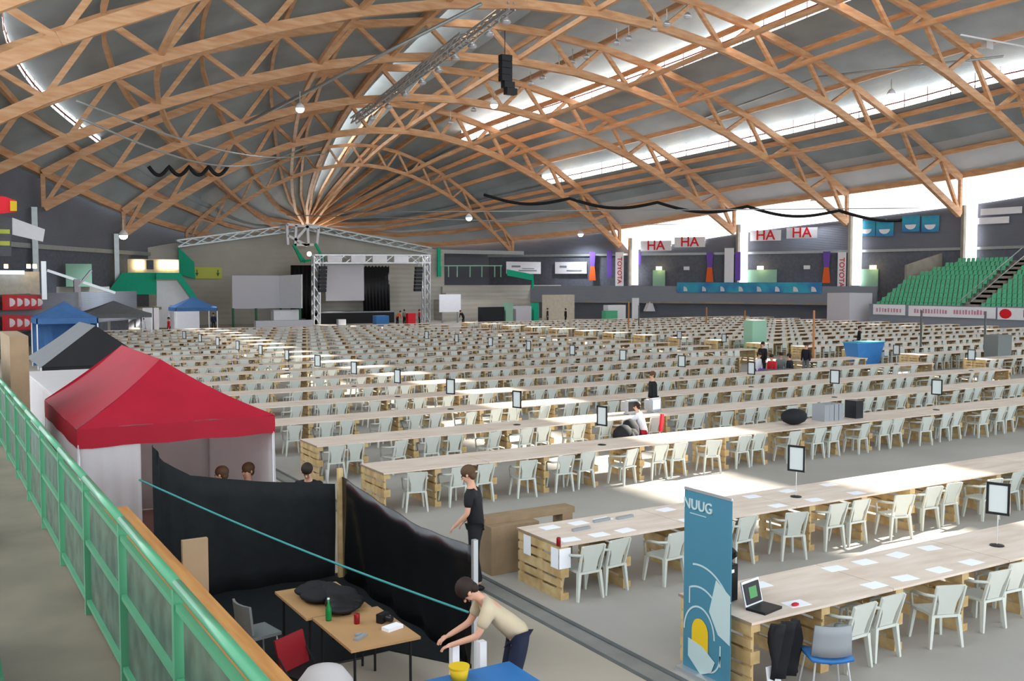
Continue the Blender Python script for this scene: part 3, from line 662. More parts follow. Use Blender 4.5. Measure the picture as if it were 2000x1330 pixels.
# signs and kiosks on the tent-side wall
for i, (y0, y1) in enumerate([(575, 600), (615, 640)]):
    a = aty(0, y0, 84)
    t = thing('red_banner', 'red banner with pale round emblems, %s of two on the tent-side parapet' % ['upper', 'lower'][i], 'banner', aty(30, (y0 + y1) / 2, 84)); O = t.location
    p0 = wallframe(4, y0, 5.3, -1)[0]; p1 = wallframe(78, y0 + 2, 5.3, -1)[0]; q0 = p0 - Vector((0, 0, (y1 - y0) * 0.04)); q1 = p1 - Vector((0, 0, (y1 - y0) * 0.041))
    MB().slab([p0 - O, p1 - O, q1 - O, q0 - O], (0.1, 0.1, 0)).build('cloth', M['redpaint'], t)
    for k in range(5):
        f = 0.15 + 0.19 * k; c_ = (p0 + (p1 - p0) * f + q0 + (q1 - q0) * f) / 2 - O + Vector((0.02, -0.08, 0))
        MB().ell(c_, (0.36, 0.05, 0.3), 10).build('emblem', M['white'], t)
lump('snack_kiosk', 'bright snack kiosk with striped cream front at the tent-side wall', 'kiosk', -30, 530, 78, 575, 80, 'kiosk', 0.6, False)
lump('kiosk_sign', 'glowing blue oval sign over the snack kiosk', 'sign', 0, 528, 48, 536, 79.4, 'screen_blue', 0.2, False)
for i, x in enumerate([8, 52, 64]): lump('kiosk_lamp', 'warm lamp over the snack kiosk, %s along' % nth(i + 1), 'lamp', x, 516, x + 8, 524, 79.2, 'lampwarm', 0.2, False)
lump('light_column', 'pale steel column at the corner of the snack kiosk', 'column', 80, 510, 92, 585, 80, 'alu', 0.4, False)
t = thing('scoreboard', 'dark grey scoreboard high on the tent-side wall', 'scoreboard', aty(35, 460, 66)); O = t.location
a = aty(-60, 420, 60); b = aty(22, 425, 66); c = aty(22, 500, 66); d_ = aty(-60, 500, 60)
MB().slab([a - O, b - O, c - O, d_ - O], (-0.3, 0.3, 0)).build('housing', M['darkwall'], t)
for k in range(2):
    p = aty(2, 452 + 23 * k, 63.9) - O; MB().box(p, (0.9, 0.1, 0.25)).build('display_bar', M['signyellow'], t)
sheet('red_logo_board', 'red and yellow logo board above the scoreboard', 'sign', [(-30, 380), (10, 384), (32, 392), (32, 414), (-30, 420)], 64, 'redpaint')
sheet('yellow_logo', 'small yellow panel beside the red logo board', 'sign', [(20, 392), (33, 393), (33, 412), (20, 412)], 63.8, 'yellow')
sheet('white_window_band', 'white panel band standing in for daylit windows beneath the roof truss beside the scoreboard', 'banner', [(24, 425), (88, 448), (84, 472), (24, 458)], 72, 'white')  # white panel; the daylight of a window band is put into its colour
for (y0, y1, ks) in ((68.6, 65.4, 9), (64.0, 60.2, 12), (59.6, 56.2, 11)):
    fb_ = thing('board_print', 'faded red printed strokes on the pale grandstand front boards, %s from the stage side' % nth({9: 1, 12: 2, 11: 3}[ks]), 'print', (STX0 - 0.27, (y0 + y1) / 2, 1.9), 0)
    mb = MB(); rr = random.Random(ks)
    for k in range(ks):
        yy = (y1 - y0) * ((k + 0.5) / ks - 0.5); mb.bb((-0.01, yy - 0.11, -0.22), (0.005, yy + 0.02 + 0.08 * rr.random(), 0.12 + 0.12 * rr.random()))
    mb.build('print_pattern', faint, fb_)
for sd_, nm_ in ((1, 'trim_10'), (-1, 'trim_11')):
    mb = MB(); g_ = [y for y in ys_ if y >= (-12 if sd_ == 1 else 60)]
    for a, b in zip(g_[:-1], g_[1:]): mb.bar((wx(sd_, a, 0.9), a, ft(a) + 0.35), (wx(sd_, b, 0.9), b, ft(b) + 0.35), 0.35, 0.7)
    struct(mb, nm_, M['glulam'])
lump('red_crate', 'red upright crate among the people by the stage tower', 'crate', 797, 612, 812, 633, 98.5, 'redpaint', 0.6)

# ------------------------------------------------------------ table rows on upended pallets
ROWY = [7.95, 11.8] + [18.2 + 3.87 * k for k in range(18)]
TD = 1.25; TZ = 0.83
def pallet_mb():
    mb = MB(); L_ = 1.2     # stands on its long edge in the local YZ plane, 0.144 thick along x
    for z0, z1 in ((0.0, 0.145), (0.19, 0.29), (0.33, 0.475), (0.515, 0.615), (0.655, 0.8)): mb.bb((0, 0, z0), (0.022, L_, z1))
    for y0 in (0, 0.53, 1.055): mb.bb((0.022, y0, 0), (0.044, y0 + 0.145, 0.8))
    for y0 in (0, 0.53, 1.055):
        for z0, z1 in ((0, 0.1), (0.33, 0.475), (0.7, 0.8)): mb.bb((0.044, y0, z0), (0.122, y0 + 0.145, z1))
    for z0, z1 in ((0, 0.1), (0.33, 0.475), (0.7, 0.8)): mb.bb((0.122, 0, z0), (0.144, L_, z1))
    return mb
def chair_parts():
    P = []
    P.append(('seat', MB().grid([[Vector((x * (0.23 if y > 0 else 0.2), 0.23 * y, 0.43 - 0.02 * (1 - x * x) * (1 - y * y))) for x in (-1, -0.5, 0, 0.5, 1)] for y in (-1, -0.5, 0, 0.5, 1)], (0, 0, -0.035)), None))
    b = MB()
    for a0, a1, w0, w1 in ((0.43, 0.6, 0.13, 0.14), (0.6, 0.74, 0.14, 0.19), (0.74, 0.84, 0.19, 0.22)):
        y0 = -0.21 - (a0 - 0.43) * 0.28; y1 = -0.21 - (a1 - 0.43) * 0.28
        b.slab([(-w0, y0, a0), (w0, y0, a0), (w1, y1, a1), (-w1, y1, a1)], (0, 0.025, 0))
    for s in (-1, 1): b.bar((s * 0.2, -0.2, 0.42), (s * 0.215, -0.32, 0.83), 0.03, 0.04)
    P.append(('backrest', b, None))
    for sx in (-1, 1):
        for sy in (-1, 1):
            P.append(('leg', MB().bar((sx * 0.25, sy * 0.235, 0), (sx * 0.2, sy * 0.2, 0.42), 0.035, 0.045, None, (0, 0, 1), 0.055, 0.07), None))
        P.append(('armrest', MB().tube([(sx * 0.215, -0.29, 0.7), (sx * 0.27, -0.12, 0.67), (sx * 0.275, 0.12, 0.65), (sx * 0.25, 0.21, 0.6), (sx * 0.225, 0.21, 0.4)], 0.022, 6), None))
    for _, q, _m in P: q.v = [(v[0] * 0.9, v[1], v[2]) for v in q.v]
    return P
blocks = []          # (row number, x0, x1)
for i, Y in enumerate(ROWY):
    xr = min(41.6, XC + HW(Y) - 7)
    segs = [(7.95, xr)]
    if i == 6: segs = [(7.95, 32.4), (37.0, 41.6)]
    if i == 7: segs = [(7.95, 36.6)]
    x2 = min(83.0, XC + HW(Y) - 7.5)
    if x2 > 52 and i >= 4: segs.append((45.6, x2))
    for k, (a, b) in enumerate(segs): blocks.append((i, k, a, b))
def rowname(i): return '%s table row' % nth(i + 1)
WH = {}; pal_spots = []; chair_spots = []; sign_spots = []
for (i, k, a, b) in blocks:
    Y = ROWY[i]
    vis = seen((a, Y, 0.8), 60) or seen((b, Y, 0.8), 60) or seen(((a + b) / 2, Y, 0.8)) or seen((a + 3, Y, 0.8)) or seen((min(b, Y * 1.5), Y, 0.8))
    if not vis: continue
    where = '' if k == 0 else (' beyond the cross aisle' if b - a > 6 else ', short aisle piece'); WH[(i, k)] = where
    o = MB().bb((0, 0, 0), (b - a, TD, 0.03)).build('table_top', M['ply'], loc=(a, Y, 0.8))
    tag(o, 'long pale plywood top of the %s%s' % (rowname(i), where), 'table', 'long plywood table rows')
    x = a + 0.02; n = 0
    while x < b - 0.16:
        n += 1
        last = x + (1.15 if n == 1 else 1.35) > b - 0.16
        pal_spots.append((i, k, n, x if not last else b - 0.165, Y + 0.025))
        step = 1.15 if n == 1 else 1.35
        if not last and not (i == 0 and n == 1):
            two = (n + i) % 2 == 0 if i != 0 else n % 2 == 0
            for c in range(2 if two else 1):
                cx = x + 0.144 + (step - 0.144) * ((0.26, 0.76)[c] if two or c else 0.52)
                chair_spots.append((i, k, len([1 for q in chair_spots if q[0] == i and q[1] == k]) + 1, cx + random.uniform(-0.02, 0.02), Y + (0.14 if two else 0.0) + random.uniform(-0.08, 0.05), random.uniform(-0.1, 0.1) if two else random.uniform(-0.4, 0.35)))
        x += step
# pallets: the 300 nearest in view one by one, the rest as one mass
pal = sorted([(proj((x, y + 0.6, 0.4))[2], i, k, n, x, y) for (i, k, n, x, y) in pal_spots if seen((x, y, 0.4), 700)])
pal.sort(key=lambda q: (not seen((q[4], q[5], 0.4), 60), q[0]))
pm = None; rest = MB()
for j, (d, i, k, n, x, y) in enumerate(pal):
    if j < 300:
        if pm is None: pm = pallet_mb().build('wooden_pallet', M['pallet'], loc=(x, y, 0)); o = pm
        else: o = pm.copy(); COL.objects.link(o); o.location = (x, y, 0)
        tag(o, 'upended pallet, %s from tent end under %s%s' % (nth(n), rowname(i), WH[(i, k)].replace('standing ', '')), 'pallet', 'upended pallets carrying the tables')
    else:
        for z0, z1 in ((0.0, 0.2), (0.28, 0.5), (0.58, 0.8)): rest.bb((x, y, z0), (x + 0.03, y + 1.2, z1))
        for y0 in (0, 1.06): rest.bb((x + 0.03, y + y0, 0), (x + 0.144, y + y0 + 0.14, 0.8))
tag(rest.build('wooden_pallet_rows', M['pallet']), 'remaining upended pallets under the distant table rows', 'pallets', kind='stuff')
# chairs
ch = sorted([(proj((x, y, 0.5))[2], i, k, n, x, y, rz) for (i, k, n, x, y, rz) in chair_spots if seen((x, y, 0.5), 700)])
ch.sort(key=lambda q: (not seen((q[4], q[5], 0.5), 30), q[0]))
CP = chair_parts(); proto = None; tree = []; whole = None; rest = MB()
def merged():
    mb = MB()
    for _, q, _m in CP: mb.add(q.v, q.f)
    return mb
FULL = 110
for j, (d, i, k, n, x, y, rz) in enumerate(ch):
    lab = 'white plastic armchair, %s from tent end at %s%s' % (nth(n), rowname(i), WH[(i, k)])
    if j < FULL:
        if proto is None:
            proto = thing('plastic_chair', lab, 'chair', (x, y, 0), rz, 'white plastic chairs along the tables')
            for nm, q, _m in CP: tree.append((q.build(nm, M['chair'], proto, smooth=(nm == 'armrest')), []))
        else: dup(proto, tree, (x, y, 0), rz, lab)
    elif j < 300:
        if whole is None: whole = merged().build('plastic_chair', M['chair'], loc=(x, y, 0), rz=rz); o = whole
        else: o = whole.copy(); COL.objects.link(o); o.location = (x, y, 0); o.rotation_euler = (0, 0, rz)
        tag(o, lab, 'chair', 'white plastic chairs along the tables')
    else:
        def T(v): return (x + v[0], y + v[1], v[2])
        for v0, v1 in (((-0.21, -0.22, 0.39), (0.21, 0.22, 0.43)), ((-0.19, -0.3, 0.5), (0.19, -0.26, 0.84)), ((-0.25, -0.25, 0), (-0.2, -0.2, 0.7)), ((0.2, -0.25, 0), (0.25, -0.2, 0.7)), ((-0.25, 0.2, 0), (-0.2, 0.25, 0.65)), ((0.2, 0.2, 0), (0.25, 0.25, 0.65))):
            rest.bb(T(v0), T(v1))
tag(rest.build('plastic_chair_rows', M['chair']), 'remaining white plastic chairs along the distant table rows', 'chairs', kind='stuff')
# framed row signs standing on the tables
def sign_tree(root):
    out = []
    out.append((MB().lathe((0, 0, 0), [(0.1, 0), (0.1, 0.015), (0.012, 0.03)], 12).build('base', M['blackmetal'], root), []))
    out.append((MB().tube([(0, 0, 0.02), (0, 0, 0.48)], 0.008, 6).build('pole', M['alu'], root), []))
    f = MB(); 
    for a, b in (((-0.16, -0.015, 0.46), (-0.125, 0.015, 0.93)), ((0.125, -0.015, 0.46), (0.16, 0.015, 0.93)), ((-0.16, -0.015, 0.46), (0.16, 0.015, 0.495)), ((-0.16, -0.015, 0.895), (0.16, 0.015, 0.93))): f.bb(a, b)
    fo = f.build('frame', M['blackmetal'], root)
    sh = MB().bb((-0.125, -0.005, 0.495), (0.125, 0.005, 0.895)).build('sheet', M['frame_sheet'], fo)
    out.append((fo, [sh])); return out
st = None; stt = None
sgn = [(13.4, 0), (13.4, 1)] + [(13.8, i) for i in range(2, 14)] + [(26.3, i) for i in range(2, 12)] + [(39.5, i) for i in (4, 5, 8, 9)]
for x, i in sgn:
    p = (x, ROWY[i] + 0.55, TZ)
    if not seen(p, 20): continue
    lab = 'black framed sign on the %s, %s from the tent end' % (rowname(i), nth(1 + [13, 26, 39].index(int(x))))
    if st is None: st = thing('row_sign', lab, 'sign', p, -1.2, 'framed row signs standing on the tables'); stt = sign_tree(st)
    else: dup(st, stt, p, -1.2 + random.uniform(-0.2, 0.2), lab)
# paper sheets on the two front tables
c = 0; pn = {0: 0, 1: 0}
for i, xs in ((0, [8.9, 9.35, 10.3, 10.9, 11.6, 12.3, 13.2]), (1, [8.25, 8.8, 9.3, 10.6, 11.7, 12.6, 13.5, 14.6])):
    for x in xs:
        for far in (0, 1):
            if (c * 7 + far * 3) % 5 == 4: c += 1; continue
            c += 1; pn[i] += 1
            o = MB().box((0, 0, 0.002), (0.3, 0.21, 0.003)).build('paper_sheet', M['paper'], loc=(x + far * 0.15, ROWY[i] + (0.22 if not far else 0.98), TZ), rz=random.uniform(-0.15, 0.15))
            tag(o, 'white paper sheet, %s from the tent end on the %s' % (nth(pn[i]), rowname(i)), 'paper', 'paper sheets laid on the front tables')
p = at(1091, 1066, TZ)
tag(MB().lathe((0, 0, 0), [(0.03, 0), (0.033, 0.01), (0.033, 0.11), (0.026, 0.125)], 14).build('drink_can', M['can'], loc=(p.x, p.y, TZ), smooth=True), 'dark red drink can on the corner of the second table row', 'can')
p = at(924, 838, TZ)
for i, (px, py) in enumerate([(1175, 1018), (1220, 1012), (1135, 1035)]):
    p = at(px, py, TZ); tag(MB().box((0, 0, 0.02), (0.34, 0.06, 0.04)).build('power_strip', M['greyplastic'], loc=p, rz=0.1), 'grey power strip on the second table row, %s from the camera side' % nth(i + 1), 'power strip', 'power strips on the second table row')
# chipboard pile and long plank lying behind the second row
t = thing('board_pile', 'brown chipboard stack with a long plank beside the second table row', 'board pile', (7.7, 13.4, 0))
MB().bb((0, 0, 0), (0.9, 0.75, 0.78)).build('boards', M['cardboard'], t); MB().bb((0, 0.2, 0.78), (1.75, 0.5, 0.88)).build('plank', M['cardboard'], t); MB().bb((1.5, 0.2, 0), (1.7, 0.5, 0.78)).build('block', M['cardboard'], t)

# ------------------------------------------------------------ banner, laptop, things on the first row
t = thing('rollup_banner', 'tall teal roll-up banner with pale arcs and a yellow half sun', 'banner', (7.78, 8.5, 0), -R(90))
# local x runs from far edge to near edge (world -Y), face towards local -y (world -X)
BW, BH = 0.40, 2.22
MB().bb((-BW - 0.03, -0.1, 0), (BW + 0.03, 0.1, 0.07)).build('base', M['alu'], t)
cl = MB().bb((-BW, -0.004, 0.07), (BW, 0.004, BH)).build('cloth', M['banner'], t)
MB().bb((-BW, -0.012, BH - 0.01), (BW, 0.012, BH + 0.02)).build('top_bar', M['alu'], t)
MB().tube([(0, 0.05, 0.05), (0, 0.05, BH)], 0.012, 6).build('pole', M['alu'], t)
def arc(r, cx, cz, a0, a1, th=0.018, yk=-0.007):
    a = [a0 + (a1 - a0) * k / 24 for k in range(25)]; pts = []
    for q in a:
        x = cx + r * math.cos(q); z = cz + r * 1.25 * math.sin(q); pts.append((x, z, q))
    mb = MB()
    for (x, z, q), (x2, z2, q2) in zip(pts[:-1], pts[1:]):
        if -BW < x < BW and -BW < x2 < BW: mb.bar((x, yk, z), (x2, yk, z2), 0.003, th, None, (0, 0, 1)) if False else mb.slab([(x - th / 2 * math.cos(q), yk, z - th / 2 * math.sin(q)), (x + th / 2 * math.cos(q), yk, z + th / 2 * math.sin(q)), (x2 + th / 2 * math.cos(q2), yk, z2 + th / 2 * math.sin(q2)), (x2 - th / 2 * math.cos(q2), yk, z2 - th / 2 * math.sin(q2))], (0, -0.002, 0))
    return mb
pr = MB()
for r_, a0, a1 in ((0.66, 0.45, 1.75), (0.45, 0.3, 1.95), (0.26, 0.0, math.pi)):
    arc(r_, -0.12, 0.53, a0, a1, 0.022).build('arc_print', M['bannerwhite'], cl)
arc(0.2, 0.04, 0.38, math.pi, 2 * math.pi, 0.02).build('arc_print', M['bannerwhite'], cl)
MB().bb((-0.3, -0.009, 0.86), (-0.28, -0.007, 1.06)).build('line_print', M['bannerwhite'], cl); MB().bb((0.23, -0.009, 0.25), (0.25, -0.007, 0.5)).build('line_print', M['bannerwhite'], cl)
MB().slab([(0.16, -0.008, 1.25), (BW - 0.005, -0.008, 1.12), (BW - 0.005, -0.008, 0.55), (0.2, -0.008, 0.62), (0.05, -0.008, 0.85)], (0, -0.002, 0)).build('beam_print', M['bannerwhite'], cl)
MB().slab([(-0.24, -0.011, 0.42)] + [(-0.1 + 0.14 * math.cos(a), -0.011, 0.56 + 0.16 * math.sin(a)) for a in [math.pi - math.pi * k / 12 for k in range(13)]] + [(0.04, -0.011, 0.3)], (0, -0.002, 0)).build('sun_print', M['yellow'], cl)
MB().slab([(-0.3, -0.014, 0.44), (-0.05, -0.014, 0.4), (0.16, -0.014, 0.28), (0.1, -0.014, 0.14), (-0.08, -0.014, 0.06), (-0.3, -0.014, 0.22)], (0, -0.002, 0)).build('shell_print', M['bannerwhite'], cl)
text('NUUG', 0.17, M['bannerwhite'], cl, (-0.16, -0.008, 2.05), (R(90), 0, 0))
MB().bb((-0.3, -0.009, 1.94), (-0.02, -0.007, 1.95)).build('underline_print', M['bannerwhite'], cl)
# laptop
t = thing('laptop', 'open silver-lidded laptop with a green picture on the first table row', 'laptop', (8.42, 8.22, TZ), R(12))
MB().bb((-0.18, -0.13, 0), (0.18, 0.13, 0.03)).build('keyboard_base', M['blackmetal'], t)
MB().slab([(-0.18, 0.13, 0.03), (0.18, 0.13, 0.03), (0.18, 0.2, 0.31), (-0.18, 0.2, 0.31)], (0, 0.015, 0)).build('lid', M['alu'], t)
MB().slab([(-0.155, 0.13, 0.05), (0.155, 0.13, 0.05), (0.155, 0.185, 0.285), (-0.155, 0.185, 0.285)], (0, -0.002, 0)).build('screen', M['blackmetal'], t)
MB().slab([(-0.07, 0.145, 0.11), (0.08, 0.145, 0.11), (0.08, 0.172, 0.235), (-0.07, 0.172, 0.235)], (0, -0.006, 0)).build('picture', M['screen_on'], t)
t = thing('computer_tower', 'black computer tower at the end of the first table row behind the laptop', 'computer', (8.25, 8.85, TZ), 0.1)
MB().bb((-0.11, -0.24, 0.01), (0.11, 0.24, 0.45)).build('case', M['blackmetal'], t); MB().bb((-0.1, -0.25, 0.02), (0.1, -0.24, 0.44)).build('front_panel', M['black'], t)
MB().bb((-0.03, -0.255, 0.36), (0.03, -0.25, 0.4)).build('button', M['white'], t)
t = thing('backpack', 'black backpack lying on top of the computer tower', 'bag', (8.3, 8.85, TZ + 0.46))
MB().ell((0, 0, 0.09), (0.2, 0.24, 0.09), 14).build('body', M['cloth_black'], t, smooth=True); MB().tube([(-0.1, -0.2, 0.1), (-0.02, -0.3, 0.12), (0.08, -0.2, 0.12)], 0.015, 6).build('strap', M['black'], t)
tag(MB().ell((0, 0, 0.0), (0.055, 0.035, 0.02), 12).build('computer_mouse', M['cloth_red'], loc=(8.83, 8.12, TZ + 0.02), smooth=True), 'dark red mouse beside the laptop', 'mouse')
G = [[Vector((8.15 + 0.42 * i / 8, 7.86 + 0.04 * math.sin(i * 1.9 + j), 0.8 - 0.62 * j / 6)) for j in range(7)] for i in range(9)]
tag(MB().grid(G, (0, -0.07, 0)).build('hanging_coat', M['cloth_black'], smooth=True), 'black coat hanging from the front edge of the first table row', 'coat')
t = thing('office_chair', 'blue-grey padded shell chair with a jacket over it beneath the laptop', 'chair', (8.72, 7.55, 0), -0.5)
MB().grid([[Vector((0.24 * x, 0.22 * y, 0.46 + 0.03 * x * x)) for x in (-1, -0.5, 0, 0.5, 1)] for y in (-1, -0.4, 0.3, 1)], (0, 0, -0.04)).build('seat', M['blue'], t, smooth=True)
MB().grid([[Vector((0.23 * x * (1 - 0.1 * z), -0.24 - 0.05 * z + 0.07 * x * x, 0.5 + 0.36 * z)) for x in (-1, -0.6, -0.2, 0.2, 0.6, 1)] for z in (0, 0.35, 0.7, 1)], (0, 0.03, 0)).build('backrest', M['greyplastic'], t, smooth=True)
for sx in (-1, 1):
    for sy in (-1, 1): MB().tube([(sx * 0.18, sy * 0.16, 0.43), (sx * 0.24, sy * 0.22, 0)], 0.012, 6).build('leg', M['alu'], t)
t = thing('camouflage_jacket', 'grey-green jacket with a red lining slung under the table beside the shell chair', 'jacket', (8.95, 7.72, 0.2))
MB().grid([[Vector((0.34 * i / 6 - 0.1, 0.05 * math.sin(i * 1.7 + j * 0.8), 0.48 - 0.4 * j / 5)) for j in range(6)] for i in range(7)], (0, -0.09, 0)).build('cloth', M['cloth_grey'], t, smooth=True)
MB().slab([(-0.05, -0.12, 0.3), (0.16, -0.12, 0.36), (0.18, -0.12, 0.28), (0, -0.12, 0.18)], (0, -0.02, 0)).build('lining', M['cloth_red'], t)
t = thing('paper_bag', 'white paper stack leaning against the end pallet of the first table row', 'paper', (8.14, 7.84, 0)); MB().slab([(0, 0, 0), (0.2, 0, 0), (0.2, 0.05, 0.3), (0, 0.05, 0.3)], (0, 0.02, 0)).build('sheets', M['paper'], t)
for i, (px, py, z) in enumerate([(1093, 1080, 0), (1022, 1050, 0)]):
    p = [(8.04, 11.82), (7.965, 12.75)][i]
    tag(MB().bb((-0.1, -0.004, -0.15), (0.1, 0.004, 0.15)).build('pinned_notice', M['paper'], loc=(p[0] + (0 if i == 0 else -0.0), p[1], 0.62), rz=0 if i == 0 else R(90)), ['white notice pinned at the near corner of the second row', 'white notice pinned at the far end corner of the second row'][i], 'notice')
tag(MB().bb((-0.1, -0.004, -0.15), (0.1, 0.004, 0.15)).build('pinned_notice', M['paper'], loc=(7.965, 11.98, 0.6), rz=R(90)), 'white notice pinned on the end pallet of the second row, nearer the camera', 'notice')
# equipment on distant rows
def crt(label, p, rz, scr):
    t = thing('computer_monitor', label, 'monitor', p, rz)
    MB().box((0, 0, 0.24), (0.42, 0.12, 0.38)).box((0, 0.16, 0.24), (0.3, 0.26, 0.28)).build('housing', M['greyplastic'], t); MB().box((0, -0.065, 0.25), (0.33, 0.01, 0.28)).build('screen', scr, t)
    MB().box((0, 0.08, 0.025), (0.24, 0.24, 0.05)).build('foot', M['greyplastic'], t); return t
p = at(1274, 805, TZ); crt('pale monitor showing a bright blue picture beside the white-jacketed person', (p.x, ROWY[3] + 0.6, TZ), 0.2, M['screen_blue'])
p = at(1244, 812, TZ); crt('pale monitor with a dark screen, beside the lit monitor', (p.x, ROWY[3] + 0.6, TZ), 0.1, M['black'])
p = at(1550, 829, TZ)
tag(MB().ell((0, 0, 0.22), (0.42, 0.3, 0.22), 14).build('duffel_bag', M['cloth_black'], loc=(p.x, ROWY[2] + 0.6, TZ), smooth=True), 'large black bag lying on the third table row', 'bag')
for i, px in enumerate([1606, 1622, 1637, 1652]):
    p = at(px, 822, TZ); tag(MB().box((0, 0, 0.23), (0.2, 0.45, 0.46)).build('computer_tower', M['greyplastic'], loc=(p.x, ROWY[2] + 0.75, TZ)), 'silver-grey computer case on the third table row, %s from the black bag' % nth(i + 1), 'computer', 'grey computer cases on the third row')
p = at(1664, 815, TZ); tag(MB().box((0, 0, 0.25), (0.3, 0.4, 0.5)).build('speaker_box', M['blackmetal'], loc=(p.x, ROWY[2] + 0.7, TZ)), 'black speaker box at the end of the grey computer cases', 'speaker')

# ------------------------------------------------------------ tents
def quad_wall(mb, a, b, z0, z1, amp=0.05, n=14, ph=0.0):
    a = Vector(a); b = Vector(b); d = b - a; nrm = Vector((d.y, -d.x, 0)).normalized(); G = []
    for i in range(n + 1):
        p = a + d * i / n
        G.append([Vector((p.x, p.y, z)) + nrm * amp * math.sin(i * 1.7 + z * 1.1 + ph) * (1 - (z - z0) / (z1 - z0) * 0.95) for z in (z0, z0 + (z1 - z0) * 0.33, z0 + (z1 - z0) * 0.66, z1)])
    mb.grid(G, nrm * 0.02); return mb
t = thing('market_tent', 'red peaked canopy tent with white side walls beside the walkway', 'tent', (3.65, 18.8, 0))
X0, X1, Y0, Y1, E, P_ = -1.58, 1.58, -2.2, 2.3, 2.38, 3.3
ra = Vector((0, -0.7, P_ + 0.02)); rb = Vector((-0.15, 2.2, P_ + 0.12))
c00 = Vector((X0, Y0, E)); c10 = Vector((X1, Y0, E)); c11 = Vector((X1, Y1, E)); c01 = Vector((X0, Y1, E))
def patch(a, b, c, d, sag, n=12):
    """bilinear canvas patch a-b (eave) c-d (ridge), sagging between."""
    G = []
    for i in range(n + 1):
        u = i / n; G.append([])
        for j in range(n + 1):
            v = j / n; p = (a * (1 - u) + b * u) * (1 - v) + (c * (1 - u) + d * u) * v
            p = p - Vector((0, 0, sag * math.sin(math.pi * v) * (0.5 + 0.5 * math.sin(math.pi * u)) + 0.012 * math.sin(u * 17) * (1 - v))); G[-1].append(p)
    return G
rf = MB()
rf.grid(patch(c00, c10, ra, ra, 0.13)); rf.grid(patch(c01, c00, rb, ra, 0.13)); rf.grid(patch(c10, c11, ra, rb, 0.13)); rf.grid(patch(c11, c01, rb, rb, 0.05))
rf.build('canopy', M['red'], t, smooth=True)
vl = MB()
for a, b in ((c00, c10), (c10, c11), (c11, c01), (c01, c00)):
    G = [];
    for i in range(15):
        p = a + (b - a) * i / 14; G.append([p - Vector((0, 0, 0.0)), p - Vector((0, 0, 0.16)) + Vector((0.01 * math.sin(i * 2), 0.01 * math.cos(i * 2), 0)), p - Vector((0, 0, 0.31 + 0.012 * math.sin(i * 1.3)))])
    vl.grid(G)
vl.build('valance', M['red'], t, smooth=True)
for nm, a, b, ph in (('side_wall', (X0 + 0.03, Y1, 0), (X0 + 0.03, Y0, 0), 0), ('side_wall', (X1 - 0.03, Y0, 0), (X1 - 0.03, Y1, 0), 1), ('side_wall', (X1, Y1 - 0.03, 0), (X0, Y1 - 0.03, 0), 2), ('front_wall', (X0 + 0.03, Y0 + 0.03, 0), (X0 + 0.95, Y0 + 0.03, 0), 3)):
    quad_wall(MB(), a, b, 0.02, E - 0.25, 0.05, 14, ph).build(nm, M['white_canvas'], t, smooth=True)
for x, y in ((X0, Y0), (X1, Y0), (X1, Y1), (X0, Y1)): MB().bar((x * 0.985, y * 0.985, 0), (x * 0.985, y * 0.985, E - 0.02), 0.04).build('pole', M['white'], t)
t = thing('white_booth', 'flat-topped white tarpaulin booth between the red tent and the grey tent', 'booth', (4.0, 26.6, 0))
MB().bb((-1.5, -3.0, 2.16), (1.3, 3.6, 2.22)).build('roof_sheet', M['white_canvas'], t)
for a, b in (((-1.5, 3.6, 0), (-1.5, -3.0, 0)), ((1.3, -3.0, 0), (1.3, 3.6, 0))): quad_wall(MB(), a, b, 0.02, 2.16, 0.04).build('side_wall', M['white_canvas'], t)
t = thing('market_tent', 'grey peaked tent open in black at its front, behind the white booth', 'tent', (4.7, 33.9, 0))
gc = [Vector(v) for v in ((-1.6, -1.6, 2.15), (1.6, -1.6, 2.15), (1.6, 3.0, 2.15), (-1.6, 3.0, 2.15))]; a_ = Vector((0, -1.2, 3.35)); b_ = Vector((0, 2.4, 3.35))
MB().grid(patch(gc[3], gc[0], b_, a_, 0.08)).grid(patch(gc[1], gc[2], a_, b_, 0.08)).build('canopy', M['grey_canvas'], t, smooth=True)
MB().slab([gc[0], gc[1], a_], (0, 0.03, 0)).build('gable', M['black'], t)  # black panel in place of the shade in the open gable
for x, y in ((-1.6, -1.6), (1.6, -1.6), (1.6, 3), (-1.6, 3)): MB().bar((x, y, 0), (x, y, 2.15), 0.05).build('pole', M['alu'], t)
quad_wall(MB(), (-1.6, -1.55, 0), (1.6, -1.55, 0), 0.02, 2.15, 0.03).build('front_wall', M['black'], t)  # black sheet put in for the dark inside of the open front
def pop(name, label, c, w_, d_, e, p, m, wm=None, walls=True):
    t = thing(name, label, 'tent', c); q = [Vector(v) for v in ((-w_ / 2, -d_ / 2, e), (w_ / 2, -d_ / 2, e), (w_ / 2, d_ / 2, e), (-w_ / 2, d_ / 2, e))]; ap = Vector((0, 0, p))
    mb = MB()
    for i in range(4): mb.grid(patch(q[i], q[(i + 1) % 4], ap, ap, 0.1, 6))
    for i in range(4): mb.grid([[q[i], q[i] - Vector((0, 0, 0.3))], [q[(i + 1) % 4], q[(i + 1) % 4] - Vector((0, 0, 0.3))]])
    mb.build('canopy', m, t)
    for v in q: MB().bar((v.x * 0.98, v.y * 0.98, 0), (v.x * 0.98, v.y * 0.98, e), 0.06).build('pole', M['alu'], t)
    if walls: quad_wall(MB(), (w_ / 2, -d_ / 2, 0), (w_ / 2, d_ / 2, 0), 0.02, e - 0.2).build('side_wall', wm or m, t); quad_wall(MB(), (w_ / 2, d_ / 2 , 0), (-w_ / 2, d_ / 2, 0), 0.02, e - 0.2).build('back_wall', wm or m, t)
    return t
